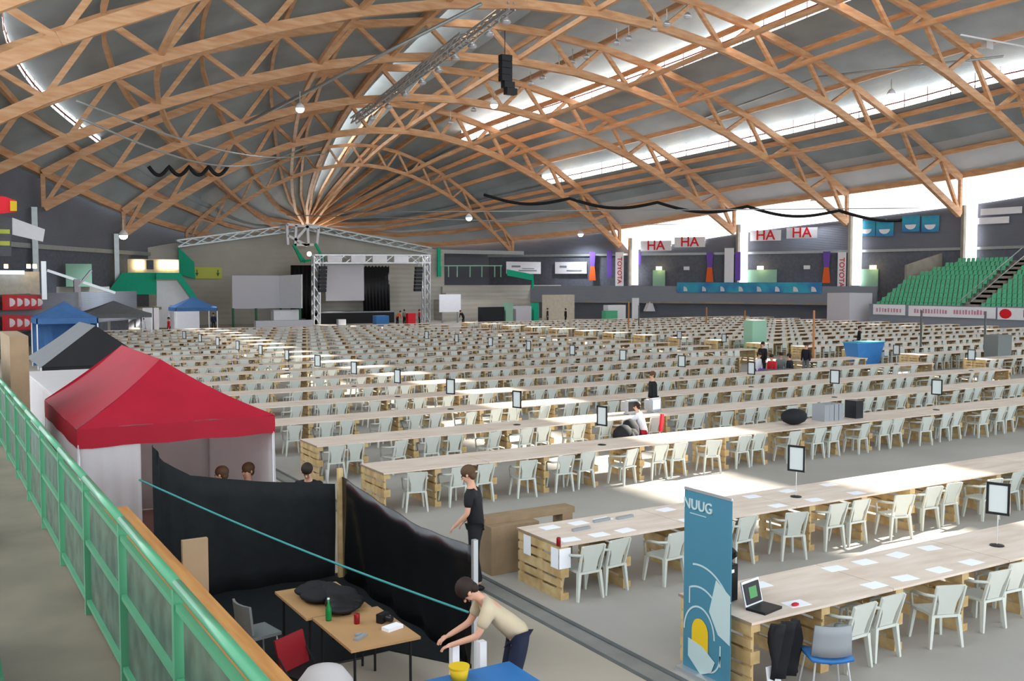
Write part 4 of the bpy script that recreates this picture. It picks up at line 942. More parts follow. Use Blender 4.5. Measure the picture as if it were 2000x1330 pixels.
pop('market_tent', 'larger blue canopy tent with a blue side wall in the tent corner', (7.0, 60, 0), 3.1, 3.0, 2.75, 3.65, M['blue_canvas'])
pt = at(298, 640, 0); pop('market_tent', 'smaller blue canopy tent with white hangings farther toward the stage', (pt.x, 90, 0), 3.6, 3.0, 2.5, 3.5, M['blue_canvas'], M['white'], False)
q_ = aty(290, 605, 88.2); tag(MB().box((q_.x, 88.4, 1.6), (0.9, 0.05, 1.9)).build('white_cloth', M['white']), 'white cloth hanging at the front of the smaller blue tent', 'cloth')
q_ = aty(305, 605, 88.2); tag(MB().box((q_.x, 88.4, 1.6), (0.5, 0.05, 1.9)).build('white_cloth', M['white']), 'narrower white cloth hanging at the front of the smaller blue tent', 'cloth')
pt = aty(222, 600, 82); pop('market_tent', 'flat grey canopy tent between the two blue tents', (pt.x, 82, 0), 5.0, 3.5, 2.3, 3.3, M['grey_canvas'], None, False)

# ------------------------------------------------------------ tribune walkway, railing, plank wall
ZW = 2.36
struct(MB().bb((-4, -3, 0), (1.02, 26, ZW)), 'floor_5', M['walk'])
struct(MB().bb((1.06, -2, 0), (1.34, 8.1, 2.86)), 'wall_left_plank', M['board'])
struct(MB().bb((1.06, 8.1, 0), (1.30, 26, 2.2)), 'wall_left_low', M['board'])
tag(MB().bb((1.05, -2, 2.861), (1.37, 8.15, 2.905)).build('capping_plank', M['board']), 'long varnished plank capping the wall outside the green railing', 'plank')
p = Vector((1.42, 6.1, 0)); tag(MB().bb((1.4, 6.38, 2.2), (1.56, 6.42, 3.02)).bb((1.4, 6.1, 2.2), (1.56, 6.42, 2.6)).build('upright_board', M['cardboard']), 'short upright board fixed outside the capping plank', 'board')
PY = [0.3 + 1.4 * k for k in range(16)]
for i, y in enumerate(PY[:-1]):
    y2 = PY[i + 1]; lab = nth(i + 1)
    t = thing('railing_bay', 'green railing bay of the walkway, %s from the camera' % lab, 'railing', (0.96, y, ZW), 0, 'green railing bays along the walkway')
    MB().bb((-0.022, -0.022, 0), (0.022, 0.022, 0.93)).build('post', M['railgreen'], t)
    MB().tube([(0, 0, 0.95), (0, 1.4, 0.95)], 0.026, 10).build('top_rail', M['railgreen'], t, smooth=True)
    MB().bb((-0.015, 0.03, 0.5), (0.015, 1.37, 0.53)).bb((-0.015, 0.03, 0.08), (0.015, 1.37, 0.11)).bb((-0.015, 0.03, 0.84), (0.015, 1.37, 0.87)).build('mid_rail', M['railgreen'], t)
    MB().bb((0.012, 0.06, 0.1), (0.02, 1.34, 0.86)).build('infill_panel', M['acrylic'] if i == 0 else M['meshpanel'], t)
for i in range(9):
    t = thing('tribune_seat', 'dark green folding seat beside the walkway, %s from the camera' % nth(i + 1), 'seat', (0.12, 2.6 + 0.52 * i, ZW), 0, 'dark green seats beside the walkway')
    MB().grid([[Vector((0.2 * x - 0.02, 0.2 * y, 0.42 + 0.03 * y * y)) for x in (-1, 0, 1)] for y in (-1, 0, 1)], (0, 0, -0.03)).build('seat', M['darkgreen'], t)
    MB().grid([[Vector((-0.22 - 0.05 * z, 0.2 * y, 0.45 + 0.3 * z)) for z in (0, 0.5, 1)] for y in (-1, -0.5, 0, 0.5, 1)], (0.03, 0, 0)).build('backrest', M['darkgreen'], t)
    MB().bb((-0.04, -0.03, 0), (0.04, 0.03, 0.4)).build('pedestal', M['blackmetal'], t)
tag(MB().bb((0.0, 9.6, ZW), (0.45, 10.2, ZW + 0.18)).build('concrete_step', M['concrete2']), 'small dark concrete block on the walkway edge', 'block')
tag(MB().bb((1.33, 18.8, 0), (1.62, 21.0, 3.75)).build('wooden_hoarding', M['cardboard']), 'tall brown board hoarding beyond the end of the railing', 'hoarding')
t = thing('rope', 'teal rope stretched over the black enclosure from the white tent wall', 'rope', (0, 0, 0)); pa = aty(272, 937, 13.9); pb = aty(915, 1196, 9.7)
pts = [pa + (pb - pa) * k / 20 - Vector((0, 0, 0.06 * math.sin(math.pi * k / 20))) for k in range(21)]; MB().tube(pts, 0.014, 6).build('line', M['rope'], t, smooth=True)
t['label'] = 'teal rope stretched across the black enclosure above the desk'

# ------------------------------------------------------------ black enclosure with desk
def drape(name, label, pts, tops, m, parent=None, amp=0.05, sub=10):
    """hanging sheet along ground points with a top height at each, folds along it."""
    G = []; n = len(pts)
    for i in range(n - 1):
        for k in range(sub + (1 if i == n - 2 else 0)):
            f = k / sub; p = Vector(pts[i]) * (1 - f) + Vector(pts[i + 1]) * f; tz = tops[i] * (1 - f) + tops[i + 1] * f
            d = Vector(pts[i + 1]) - Vector(pts[i]); nr = Vector((d.y, -d.x, 0)).normalized(); q = i * sub + k
            G.append([p + nr * amp * math.sin(q * 0.9 + j * 0.7) * (0.4 + 0.6 * (1 - j / 6)) * (1 if 0 < q else 0) + Vector((0, 0, 0.02 + (tz - 0.02) * j / 6)) for j in range(7)])
    o = MB().grid(G, (0.012, 0.012, 0)).build(name, m, parent, smooth=True)
    return o
o = drape('shade_cloth_screen', '', [(2.75, 14.3, 0), (2.95, 14.6, 0), (3.35, 14.7, 0), (4.3, 14.68, 0), (5.55, 14.62, 0)], [2.4, 2.1, 1.84, 1.66, 1.5], M['net'], amp=0.04)
tag(o, 'black shade cloth screen sagging in front of the red tent', 'screen')
t = thing('plastic_sheet_screen', 'glossy black plastic sheet screen running toward the second table row', 'screen', (5.62, 14.5, 0))
drape('sheet', '', [(0.02, 0.02, 0), (0.02, -1.4, 0), (0.02, -2.8, 0), (0.0, -4.25, 0)], [1.62, 1.5, 1.42, 1.5], M['plastic_sheet'], t, 0.035)
MB().bb((-0.04, 0.03, 0), (0.04, 0.1, 1.75)).build('post', M['pallet'], t); MB().bb((-0.03, -4.35, 0), (0.03, -4.29, 1.6)).build('post', M['alu'], t)
tag(MB().tube([(5.5, 14.82, 0), (5.5, 14.82, 1.7)], 0.025, 8).build('screen_pole', M['alu']), 'grey metal pole between the shade cloth and the plastic sheet', 'pole')
for i, (y0, y1, x0) in enumerate([(10.92, 12.1, 3.78), (9.7, 10.9, 3.85)]):
    t = thing('folding_table', 'folding beech table in the black enclosure, %s the bending person' % ['farther from', 'nearer'][i], 'table', (x0, y0, 0), 0, 'folding tables in the black enclosure')
    MB().bb((0, 0, 0.72), (0.82, y1 - y0, 0.75)).build('top', M['desk'], t)
    for x in (0.08, 0.74):
        for y in (0.1, y1 - y0 - 0.1): MB().tube([(x, y, 0), (x, y, 0.72)], 0.016, 8).build('leg', M['blackmetal'], t)
    MB().tube([(0.08, 0.1, 0.1), (0.74, 0.1, 0.1)], 0.012, 6).build('foot_bar', M['blackmetal'], t)
def heap(mb, c, r, n, sd):
    rr = random.Random(sd)
    for _ in range(n): mb.ell((c[0] + rr.uniform(-1, 1) * r[0] * 0.5, c[1] + rr.uniform(-1, 1) * r[1] * 0.5, c[2] + r[2] * rr.uniform(0.25, 0.7)), (r[0] * rr.uniform(0.35, 0.65), r[1] * rr.uniform(0.35, 0.65), r[2] * rr.uniform(0.3, 0.6)), 12)
    return mb
tag(heap(MB(), (4.22, 11.55, 0.74), (0.34, 0.42, 0.15), 18, 1).build('coat_heap', M['cloth_black'], smooth=True), 'heap of black coats on the farther folding table', 'coats', kind='thing')
tag(heap(MB(), (4.25, 10.95, 0.74), (0.3, 0.26, 0.15), 10, 2).build('black_bag', M['black'], smooth=True), 'black shoulder bag beside the coat heap', 'bag')
t = thing('glass_bottle', 'small green glass bottle on the nearer folding table', 'bottle', (3.98, 10.72, 0.75)); MB().lathe((0, 0, 0), [(0.033, 0), (0.036, 0.02), (0.036, 0.14), (0.013, 0.2), (0.013, 0.25)], 14).build('body', M['green_glass'], t, smooth=True); MB().lathe((0, 0, 0.25), [(0.015, 0), (0.015, 0.015)], 10).build('cap', M['white'], t)
tag(MB().lathe((0, 0, 0), [(0.03, 0), (0.034, 0.01), (0.034, 0.11), (0.028, 0.12)], 14).build('drink_can', M['can'], loc=(4.22, 10.45, 0.75), smooth=True), 'red drink can on the nearer folding table', 'can')
tag(MB().box((0, 0, 0.02), (0.22, 0.12, 0.04)).build('paper_box', M['paper'], loc=(4.5, 10.08, 0.75), rz=0.3), 'white carton on the nearer folding table by the black camera', 'box')
t = thing('camera', 'black camera on the nearer folding table', 'camera', (4.5, 10.35, 0.75), 0.5); MB().box((0, 0, 0.055), (0.15, 0.08, 0.1)).build('body', M['black'], t); MB().tube([(0, -0.04, 0.055), (0, -0.13, 0.055)], 0.035, 12).build('lens', M['blackmetal'], t)
tag(MB().box((0, 0, 0.012), (0.2, 0.05, 0.024)).box((0.05, 0.06, 0.012), (0.08, 0.05, 0.024)).build('cable_coil', M['greyplastic'], loc=(4.08, 10.0, 0.75), rz=0.6), 'small grey adapter and cable on the nearer folding table corner', 'adapter')
t = thing('camp_chair', 'red and black folding camp chair by the desks', 'chair', (3.55, 10.15, 0), 0.5)
MB().slab([(-0.22, -0.2, 0.4), (0.22, -0.2, 0.4), (0.22, 0.2, 0.42), (-0.22, 0.2, 0.42)], (0, 0, 0.02)).build('seat', M['black'], t); MB().slab([(-0.22, 0.2, 0.42), (0.22, 0.2, 0.42), (0.22, 0.3, 0.78), (-0.22, 0.3, 0.78)], (0, 0.02, 0)).build('backrest', M['can'], t)
for s in (-1, 1):
    MB().tube([(s * 0.22, -0.22, 0), (s * 0.22, 0.25, 0.6)], 0.012, 6).build('leg', M['blackmetal'], t); MB().tube([(s * 0.22, 0.24, 0), (s * 0.22, -0.2, 0.42)], 0.012, 6).build('leg', M['blackmetal'], t)
t = thing('office_chair', 'dark grey shell chair at the farther folding table', 'chair', (3.4, 11.6, 0), -R(80))
MB().box((0, 0, 0.45), (0.44, 0.42, 0.04)).build('seat', M['cloth_grey'], t); MB().grid([[Vector((0.22 * x, -0.22 + 0.05 * x * x - 0.04 * z, 0.5 + 0.35 * z)) for x in (-1, -0.5, 0, 0.5, 1)] for z in (0, 0.5, 1)], (0, 0.03, 0)).build('backrest', M['cloth_grey'], t)
for sx in (-1, 1):
    for sy in (-1, 1): MB().tube([(sx * 0.18, sy * 0.16, 0.43), (sx * 0.22, sy * 0.2, 0)], 0.012, 6).build('leg', M['alu'], t)
# blue-covered table, yellow tub, white box stand, round pale sack at the lower frame edge
t = thing('blue_table', 'table under a blue cloth at the lower edge of the frame', 'table', (4.58, 8.04, 0)); MB().bb((-0.5, -0.4, 0.7), (0.55, 0.52, 0.76)).build('top', M['blue'], t)
for x in (-0.45, 0.5):
    for y in (-0.35, 0.46): MB().tube([(x, y, 0), (x, y, 0.7)], 0.018, 8).build('leg', M['blackmetal'], t)
t = thing('yellow_tub', 'yellow tub with a pale lid on the blue table', 'tub', (4.47, 8.42, 0.76)); MB().lathe((0, 0, 0), [(0.08, 0), (0.1, 0.12)], 18).build('body', M['yellow'], t, smooth=True); MB().lathe((0, 0, 0.12), [(0.105, 0), (0.105, 0.015)], 18).build('lid', M['yellow'], t)
for i, x in enumerate((0, 0.28)):
    tag(MB().bb((0, 0, 0), (0.08, 0.08, 0.9)).build('white_post', M['white'], loc=(4.66 + x, 8.92 - x * 0.3, 0)), 'white square stand post in front of the bending person, %s' % ['next to the black sheet', 'next to the dark trousers'][i], 'post', 'white stand posts')
t = thing('pale_hat_sack', 'round pale sack standing low behind the capping plank', 'sack', (3.28, 8.95, 0)); MB().lathe((0, 0, 0), [(0.2, 0), (0.3, 0.25), (0.3, 0.6), (0.27, 0.8), (0.18, 0.92), (0.05, 0.97)], 24).build('body', M['white_canvas'], t, smooth=True)
tag(MB().slab([(1.36, 7, 0.004), (3.72, 7, 0.004), (3.72, 11.25, 0.004), (5.0, 11.3, 0.004), (5.66, 10.2, 0.004), (5.72, 14.8, 0.004), (1.36, 14.8, 0.004)], (0, 0, 0.012)).build('black_tarpaulin', M['net']), 'black tarpaulin spread on the floor along the plank wall', 'tarpaulin')

# ------------------------------------------------------------ people
def skinmesh(name, V, E, rad, m, parent, sub=1, smooth=True):
    me = bpy.data.meshes.new(name); me.from_pydata([tuple(v) for v in V], E, []); me.materials.append(m)
    o = bpy.data.objects.new(name, me); COL.objects.link(o); o.parent = parent
    sk = o.modifiers.new('skin', 'SKIN'); sk.use_smooth_shade = True; sk.branch_smoothing = 0.4
    if not me.skin_vertices: me.skin_vertices_add() if hasattr(me, 'skin_vertices_add') else None
    lay = me.skin_vertices[0] if me.skin_vertices else None
    if lay is None:
        raise RuntimeError('no skin layer')
    for i, r in enumerate(rad):
        lay.data[i].radius = r if isinstance(r, tuple) else (r, r)
    lay.data[0].use_root = True
    ss = o.modifiers.new('sub', 'SUBSURF'); ss.levels = sub; ss.render_levels = sub
    return o
def person(label, loc, rz, bend=0.0, top='cloth_black', legs='cloth_navy', hair='hair_dark', sit=False, arms=None, head=(0, 0.0), k=1.0, fingers=False, sleeves='long', stride=0.0, legbend=0.0):
    """local +y is where the person faces. arms: per side (upper dir, fore dir)."""
    t = thing('person', label, 'person', loc, rz)
    hipz = 0.93 if not sit else 0.5
    hip = Vector((0, 0, hipz)); tb = Vector((0, math.sin(bend), math.cos(bend))); fw = Vector((0, math.cos(bend), -math.sin(bend)))
    waist = hip + tb * 0.14; chest = hip + tb * 0.36; nb = hip + tb * 0.52; nk = nb + (tb * 0.6 + Vector((0, 0.1, 0.5)) * 0.6).normalized() * 0.08
    hd = Vector((math.sin(head[0]) * 0.0, math.sin(bend * 0.8 + head[1]), math.cos(bend * 0.8 + head[1]))).normalized()
    hf = Vector((0, hd.z, -hd.y)); hf = Matrix.Rotation(head[0], 3, hd) @ hf
    hb = nk + hd * 0.05; hm = hb + hd * 0.07; ht = hb + hd * 0.15
    V = [hip, waist, chest, nb, nk, hb, hm, ht]; E = [(i, i + 1) for i in range(7)]
    rad = [(0.14, 0.1), (0.125, 0.09), (0.155, 0.1), (0.08, 0.07), 0.055, (0.066, 0.075), (0.078, 0.095), (0.062, 0.075)]
    jaw = hb + hf * 0.065 - hd * 0.005; V.append(jaw); E.append((5, 8)); rad.append(0.03)
    AV = {}; LV = {}
    if arms is None: arms = [((-0.12, 0.02, -1), (-0.05, 0.18, -1)), ((0.12, 0.02, -1), (0.05, 0.18, -1))]
    for si, s in enumerate((-1, 1)):
        sh = nb - tb * 0.05 + Vector((s * 0.185, 0, 0)); u = Vector(arms[si][0]).normalized(); f = Vector(arms[si][1]).normalized()
        el = sh + u * 0.28; wr = el + f * 0.25; pm = wr + f * 0.065; AV[s] = (sh, el, wr, pm, f)
        b = len(V); V += [sh, el, wr, pm]; E += [(2, b), (b, b + 1), (b + 1, b + 2), (b + 2, b + 3)]; rad += [0.055, 0.04, 0.028, (0.04, 0.018)]
        side = f.cross(Vector((0, 0, 1)) if abs(f.z) < 0.8 else Vector((0, 1, 0))).normalized(); dn = f.cross(side).normalized()
        if fingers:
            for j, ln in enumerate((0.066, 0.078, 0.073, 0.056)):
                r0 = pm + side * (0.026 - 0.0175 * j) + f * 0.022; q1 = r0 + f * ln * 0.55 + dn * 0.006; q2 = q1 + f * ln * 0.42 + dn * 0.026
                c = len(V); V += [r0, q1, q2]; E += [(b + 3, c), (c, c + 1), (c + 1, c + 2)]; rad += [0.0095, 0.0085, 0.0072]
            r0 = pm + side * 0.04 - f * 0.025; c = len(V); V += [r0, r0 + side * 0.022 + f * 0.035 + dn * 0.012]; E += [(b + 3, c), (c, c + 1)]; rad += [0.011, 0.0085]
        else:
            c = len(V); V.append(pm + f * 0.075); E.append((b + 3, c)); rad.append((0.035, 0.013))
        hj = hip + Vector((s * 0.1, 0, -0.04))
        if sit: kn = hj + Vector((s * 0.05, 0.42, 0.02)); an = Vector((kn.x, kn.y - 0.02, 0.09))
        else:
            kn = hj + Vector((s * 0.02, 0.04 + s * stride * 0.5 + legbend, -0.42)); an = Vector((s * 0.13, s * stride + 0.0, 0.09))
        to = an + Vector((s * 0.02, 0.14, -0.055)); LV[s] = (hj, kn, an, to)
        b = len(V); V += [hj, kn, an]; E += [(0, b), (b, b + 1), (b + 1, b + 2)]; rad += [0.085, 0.055, 0.038]
    V = [v * k for v in V]; rad = [tuple(x * k for x in r) if isinstance(r, tuple) else r * k for r in rad]
    skinmesh('body', V, E, rad, M['skin'], t, 2 if fingers else 1)
    # face
    e = MB()
    for s in (-1, 1):
        sd_ = hf.cross(hd).normalized(); e.ell((hm + hf * 0.088 + sd_ * s * 0.032 + hd * 0.0) * k, (0.011, 0.011, 0.009), 8)
    e.build('eyes', M['black'], t)
    MB().ell((hm + hf * 0.1 - hd * 0.028) * k, (0.014, 0.016, 0.02), 8).build('nose', M['skin'], t, smooth=True)
    MB().ell((hm + hf * 0.082 - hd * 0.066) * k, (0.026, 0.012, 0.007), 8).build('mouth', M['lips'], t, smooth=True)
    sd_ = hf.cross(hd).normalized()
    for s in (-1, 1): MB().ell((hm + sd_ * s * 0.085 - hd * 0.01) * k, (0.012, 0.02, 0.03), 8).build('ear', M['skin'], t, smooth=True)
    rot = Matrix((sd_, hf, hd)).transposed()
    hm_ = MB(); hm_.ell((hm + hd * 0.04 - hf * 0.022) * k, (0.098 * k, 0.112 * k, 0.098 * k), 16, None, rot); hm_.ell((hm - hf * 0.055 - hd * 0.02) * k, (0.08 * k, 0.06 * k, 0.085 * k), 12, None, rot); hm_.build('hair', M[hair], t, smooth=True)
    # shirt
    V = [hip - tb * 0.15, waist, chest, nb]; E = [(0, 1), (1, 2), (2, 3)]; rad = [(0.185, 0.15), (0.18, 0.145), (0.22, 0.165), (0.095, 0.09)]
    for s in (-1, 1):
        sh, el, wr, pm, f = AV[s]; b = len(V); V += [sh, el]; E += [(2, b), (b, b + 1)]; rad += [0.095, 0.065]
        if sleeves == 'long': V.append(wr); E.append((b + 1, b + 2)); rad.append(0.042)
        else: V[b + 1] = sh + (el - sh) * 0.75; rad[b + 1] = 0.062
    skinmesh('shirt', [v * k for v in V], E, [tuple(x * k for x in r) if isinstance(r, tuple) else r * k for r in rad], M[top], t)
    V = [hip + tb * 0.08]; E = []; rad = [(0.13, 0.125)]
    for s in (-1, 1):
        hj, kn, an, to = LV[s]; b = len(V); V += [hj + Vector((0, 0, -0.02)), kn, an + Vector((0, 0, 0.02))]; E += [(0, b), (b, b + 1), (b + 1, b + 2)]; rad += [0.105, 0.075, 0.06]
    skinmesh('trousers', [v * k for v in V], E, [tuple(x * k for x in r) if isinstance(r, tuple) else r * k for r in rad], M[legs], t)
    for s in (-1, 1):
        an = LV[s][2]; MB().ell(Vector((an.x + s * 0.01, an.y + 0.06, 0.05)) * k, (0.05 * k, 0.14 * k, 0.05 * k), 12).build('shoe', M['black'], t, smooth=True)
    return t
FWD = lambda px_dx, dy: math.atan2(-px_dx, dy)
# standing in black, seen from behind and the side, hands before him
person('person in black standing behind the plastic sheet with folded forearms', (7.2, 13.0, 0), R(48), 0.12, 'cloth_black', 'cloth_black', 'hair_brown', arms=[((-0.15, 0.05, -1), (0.15, 0.75, -0.75)), ((0.15, -0.05, -1), (-0.15, 0.7, -0.8))], head=(0.1, 0.3), k=1.07, fingers=True, sleeves='short', stride=0.08)
person('person in a beige shirt bending forward over the white stand', (5.36, 8.76, 0), R(72), 0.82, 'cloth_beige', 'cloth_navy', 'hair_dark', arms=[((-0.1, 0.5, -1), (0.3, 0.9, -0.35)), ((0.1, 0.5, -1), (-0.3, 0.9, -0.35))], head=(0, 0.45), k=1.03, fingers=True, sleeves='short', legbend=0.05)
person('person in black leaning over the outside of the shade cloth screen', (5.5, 15.6, 0), R(150), 0.35, 'cloth_black', 'cloth_black', 'hair_dark', arms=[((-0.2, 0.3, -1), (0, 0.6, -0.8)), ((0.2, 0.3, -1), (0, 0.6, -0.8))], head=(0, 0.3), fingers=True)
person('seated brown-haired person inside the red tent, nearer its open side', (5.0, 17.3, 0), R(120), 0.1, 'cloth_grey', 'cloth_black', 'hair_brown', sit=True, k=1.1)
person('seated brown-haired person inside the red tent, deeper in its shade', (4.55, 17.15, 0), R(60), 0.15, 'cloth_black', 'cloth_black', 'hair_brown', sit=True, k=1.1)
for i, (x, y) in enumerate([(5.0, 17.3), (4.55, 17.15)]):
    tag(MB().bb((-0.2, -0.2, 0), (0.2, 0.2, 0.36)).build('stool', M['cardboard'], loc=(x, y, 0)), 'brown box stool under the %s seated person in the red tent' % ['nearer', 'deeper'][i], 'stool')
p = at(1265, 775, 0.9); person('dark-clothed person standing beyond the lit monitor', (p.x, ROWY[4] - 0.75, 0), R(70), 0.08, 'cloth_black', 'cloth_black', 'hair_brown', k=1.0)
p = at(1305, 830, 0.8); pc = (p.x, ROWY[3] - 0.35, 0)
person('person in a white jacket sitting and facing the lit monitor', pc, R(35), 0.3, 'cloth_white', 'cloth_red', 'hair_dark', sit=True, arms=[((-0.15, 0.7, -0.8), (0.1, 1, 0.1)), ((0.15, 0.7, -0.8), (-0.1, 1, 0.1))])
tag(MB().slab([(pc[0] + 0.28, pc[1] - 0.32, 0.5), (pc[0] + 0.48, pc[1] - 0.2, 0.5), (pc[0] + 0.46, pc[1] - 0.26, 0.98), (pc[0] + 0.32, pc[1] - 0.34, 1.0)], (0.03, -0.05, 0)).build('red_bag', M['redpaint']), 'red bag hanging behind the white-jacketed person', 'bag')
tag(heap(MB(), (pc[0] - 0.55, pc[1] - 0.1, 0), (0.5, 0.35, 0.75), 8, 5).build('black_bag', M['cloth_black'], smooth=True), 'pile-high black travel bag on the floor beside the white-jacketed person', 'bag')
grp = [(1478, 34.6, 'cloth_white', 'purple', True, 'white top at the cabinet end of the seated group'), (1490, 35.2, 'cloth_black', 'cloth_black', False, 'black standing close by the cabinet behind the seated group'), (1510, 33.2, 'cloth_red', 'cloth_black', True, 'red shirt in the middle of the seated group'), (1524, 33.9, 'cloth_grey', 'cloth_black', True, 'grey top just behind the red shirt'), (1546, 33.0, 'cloth_black', 'cloth_black', True, 'black at the far side of the seated group'), (1575, 33.6, 'cloth_black', 'cloth_grey', False, 'black standing apart from the seated group')]
for px, Y, tp, lg, st_, lb in grp:
    q = aty(px, 700, Y)
    person('person in ' + lb, (q.x, Y, 0), R(random.choice([20, 150, 200, 100])), 0.2 if st_ else 0.05, tp, lg, 'hair_dark', sit=st_, k=1.0)
    if st_: tag(MB().bb((-0.2, -0.2, 0), (0.2, 0.2, 0.37)).build('stool', M['greyplastic'], loc=(q.x, Y, 0)), 'grey seat under the person in ' + lb[:40], 'stool')
tag(MB().box((0, 0, 0.35), (1.7, 0.5, 0.7)).build('dark_case', M['darkback'], loc=(aty(1522, 705, 32.4).x, 32.4, 0)), 'long dark case on the floor in front of the seated group', 'case')
for px, Y, tp, lb in [(1069, 96, 'cloth_black', 'person in black standing before the chipboard, slimmer of the pair'), (1105, 94, 'cloth_black', 'person in black with a bag before the chipboard, broader of the pair'), (905, 98, 'cloth_black', 'person in black crouching beside the white display board'), (776, 99.5, 'orange', 'person in orange bending by the stage'), (790, 99.5, 'cloth_grey', 'person in grey between the orange and red clothed people by the stage'), (819, 99, 'cloth_red', 'person in red standing by the stage tower'), (280, 86, 'cloth_white', 'person in white standing before the smaller blue tent'), (330, 87, 'cloth_red', 'person in faded red by the smaller blue tent'), (417, 97, 'cloth_navy', 'person in navy at the foot of the concrete wall'), (1678, 45, 'cloth_black', 'person in black beside the large blue tub')]:
    q = aty(px, 640, Y); person(lb, (q.x, Y, 0), R(random.uniform(0, 360)), 0.7 if 'bending' in lb or 'crouch' in lb else 0.05, tp, 'cloth_black' if tp != 'cloth_white' else 'cloth_white', 'hair_dark', k=1.0)

# ------------------------------------------------------------ things hung under the roof
t = thing('speaker_array', 'black curved speaker array hanging from the roof over the tables', 'speaker', aty(988, 108, 62)); O = t.location
for k_ in range(6):
    p = aty(987 + (0 if k_ < 4 else (k_ - 3) * 5), 114 + 13 * k_, 62) - O; MB().box(p, (0.85, 0.55, 0.44)).build('cabinet', M['blackmetal'], t)
MB().bar(aty(986, 108, 62) - O, aty(986, 60, 62) - O, 0.04).build('hanging_cable', M['blackmetal'], t)
latticed('lighting_truss', 'silver lattice lighting truss hanging lengthwise under the roof', 'truss', aty(690, 236, 99), aty(1000, 12, 67), 0.55, M['alu'], 1.2, 0.09)
latticed('lighting_truss', 'short silver lattice truss beside the ridge glazing', 'truss', aty(740, 200, 92), aty(905, 70, 72), 0.5, M['alu'], 1.2, 0.08)
def lampobj(px, py, Y, lab, glow=False, grp='floodlights hung under the roof', sz=0.35):
    t = thing('floodlight', lab, 'light', aty(px, py, Y), random.uniform(-0.5, 0.5), grp)
    MB().lathe((0, 0, 0), [(sz * 0.3, sz * 0.9), (sz * 0.8, sz * 0.35), (sz, -sz * 0.2)], 12).build('reflector', M['alu'] if not glow else M['white'], t, smooth=True)
    MB().ell((0, 0, -sz * 0.3), (sz * 0.85, sz * 0.85, sz * (0.75 if glow else 0.3)), 12).build('lens', M['lamp'] if glow else M['greywhite'], t)
    MB().bar((0, 0, sz * 0.8), (0, 0, sz * 0.8 + 1.0), 0.05).build('hanger', M['steel'], t)
i = 0
for k_ in range(9):
    f = k_ / 8; lampobj(712 + 262 * f + 14, 222 - 190 * f + 10, 97 - 28 * f, 'unlit silver floodlight on the lighting truss, %s from the stage' % nth(k_ + 1), False, 'unlit floodlights on the lighting truss', 0.42)
for k_, (px, py, Y) in enumerate([(1036, 163, 90), (1060, 152, 88), (1092, 132, 84), (1118, 121, 82), (1145, 112, 80), (1204, 84, 72), (1228, 76, 70), (1277, 58, 66), (1302, 48, 64), (1343, 32, 60), (925, 215, 98), (880, 240, 102)]):
    lampobj(px, py, Y, 'small unlit white floodlight in the row beside the central glazing, %s counted from the speaker' % nth(k_ + 1), False, 'unlit floodlights beside the central glazing', 0.34)
for k_, (px, py, Y, lb) in enumerate([(586, 210, 80, 'on the tent-side slope'), (965, 203, 82, 'below the black speaker array'), (1741, 182, 62, 'beneath the outer glazing strip'), (916, 424, 100, 'low over the far dark wall'), (1134, 456, 108, 'lighting the far roof edge'), (241, 458, 92, 'over the tent corner'), (1589, 392, 84, 'by the clerestory'), (1262, 368, 100, 'under the far slope')]):
    if k_ == 7: continue
    lampobj(px, py, Y, 'glowing round lamp ' + lb, True, 'glowing roof lamps', 0.42)
    q = aty(px, py, Y); ld = bpy.data.lights.new('lamp_light', 'SPOT'); ld.energy = 2500; ld.spot_size = R(150); ld.spot_blend = 1; ld.shadow_soft_size = 0.3; ld.color = (0.85, 0.9, 1)
    lo = bpy.data.objects.new('lamp_light', ld); COL.objects.link(lo); lo.location = (q.x, q.y, q.z - 0.5)
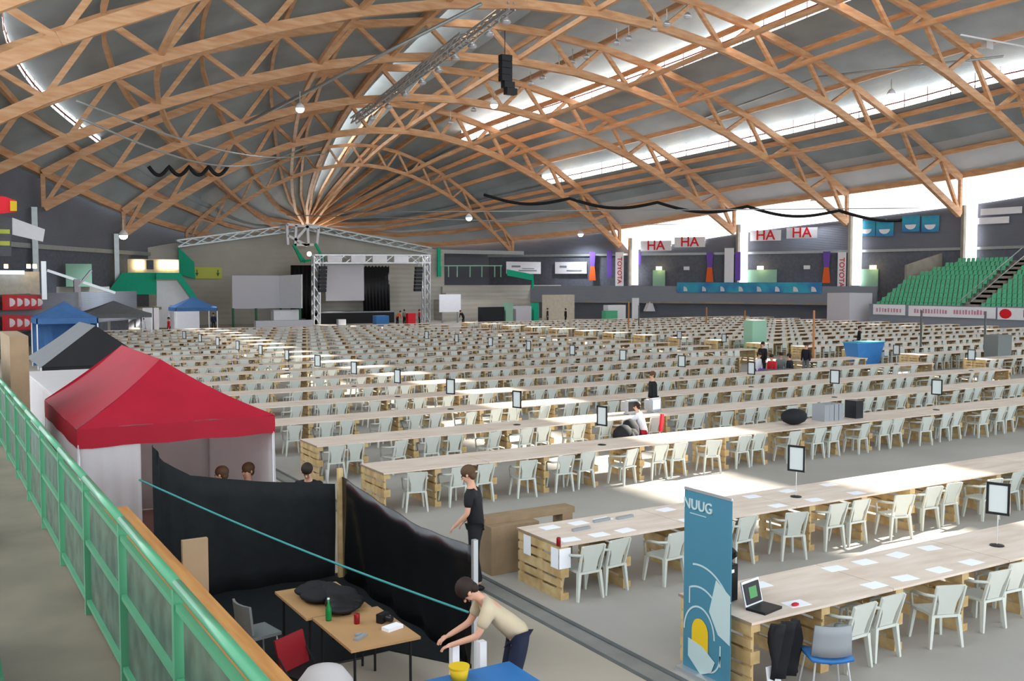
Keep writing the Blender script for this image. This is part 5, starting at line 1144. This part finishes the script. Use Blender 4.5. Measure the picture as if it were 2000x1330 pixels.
def cable(name, label, pts, r, m, cat='cable', seg=None):
    return tag(MB().tube(pts, r, 6).build(name, M[m], smooth=True), label, cat)
def drapeline(x0, y0, Y0, x1, y1, Y1, sag, n, waves):
    a = aty(x0, y0, Y0); b = aty(x1, y1, Y1); out = []
    for k_ in range(n + 1):
        f = k_ / n; p = a + (b - a) * f; out.append(p - Vector((0, 0, sag * abs(math.sin(math.pi * f * waves)))))
    return out
cable('power_cable', 'thick black cable swagged beneath a wire across the far right of the hall', drapeline(945, 380, 105, 2010, 428, 66, 0.9, 96, 6), 0.2, 'black')
cable('support_wire', 'thin pale wire carrying the long swagged cable', drapeline(640, 415, 108, 2010, 405, 66, 0.0, 4, 1), 0.07, 'steel', 'wire')
cable('power_cable', 'short black cable looped under the tent-side slope', drapeline(290, 325, 88, 445, 325, 88, 0.75, 40, 4), 0.17, 'black')
cable('support_wire', 'upper thin slack wire under the tent-side slope', drapeline(150, 197, 60, 640, 300, 100, 1.5, 24, 1), 0.07, 'steel', 'wire')
cable('support_wire', 'lower thin slack wire under the tent-side slope', drapeline(160, 232, 62, 600, 285, 100, 2.4, 24, 1), 0.07, 'steel', 'wire')
cable('roof_pipe', 'straight grey pipe running up under the ridge', [aty(480, 240, 92), aty(940, 8, 62)], 0.14, 'steel', 'pipe')
cable('roof_pipe', 'long grey pipe along the outer glazing strip', [aty(1180, 300, 104), aty(1600, 150, 70), aty(1960, 110, 52)], 0.11, 'steel', 'pipe')
cable('roof_pipe', 'long grey pipe under the outer grandstand slope', [aty(1080, 395, 110), aty(1560, 310, 82), aty(2020, 215, 60)], 0.11, 'steel', 'pipe')
cable('support_wire', 'second thin wire over the far wall', [aty(560, 420, 112), aty(1210, 438, 104), aty(1500, 440, 92)], 0.06, 'steel', 'wire')
t = thing('roof_bracket', 'pale metal winch bracket hanging at the upper right of the roof', 'bracket', aty(1930, 90, 50)); O = t.location
MB().bar(aty(1876, 68, 50) - O, aty(2015, 94, 48) - O, 0.12).build('arm', M['white'], t); MB().box(aty(1928, 88, 50) - O, (0.9, 0.5, 0.7)).build('winch', M['alu'], t)
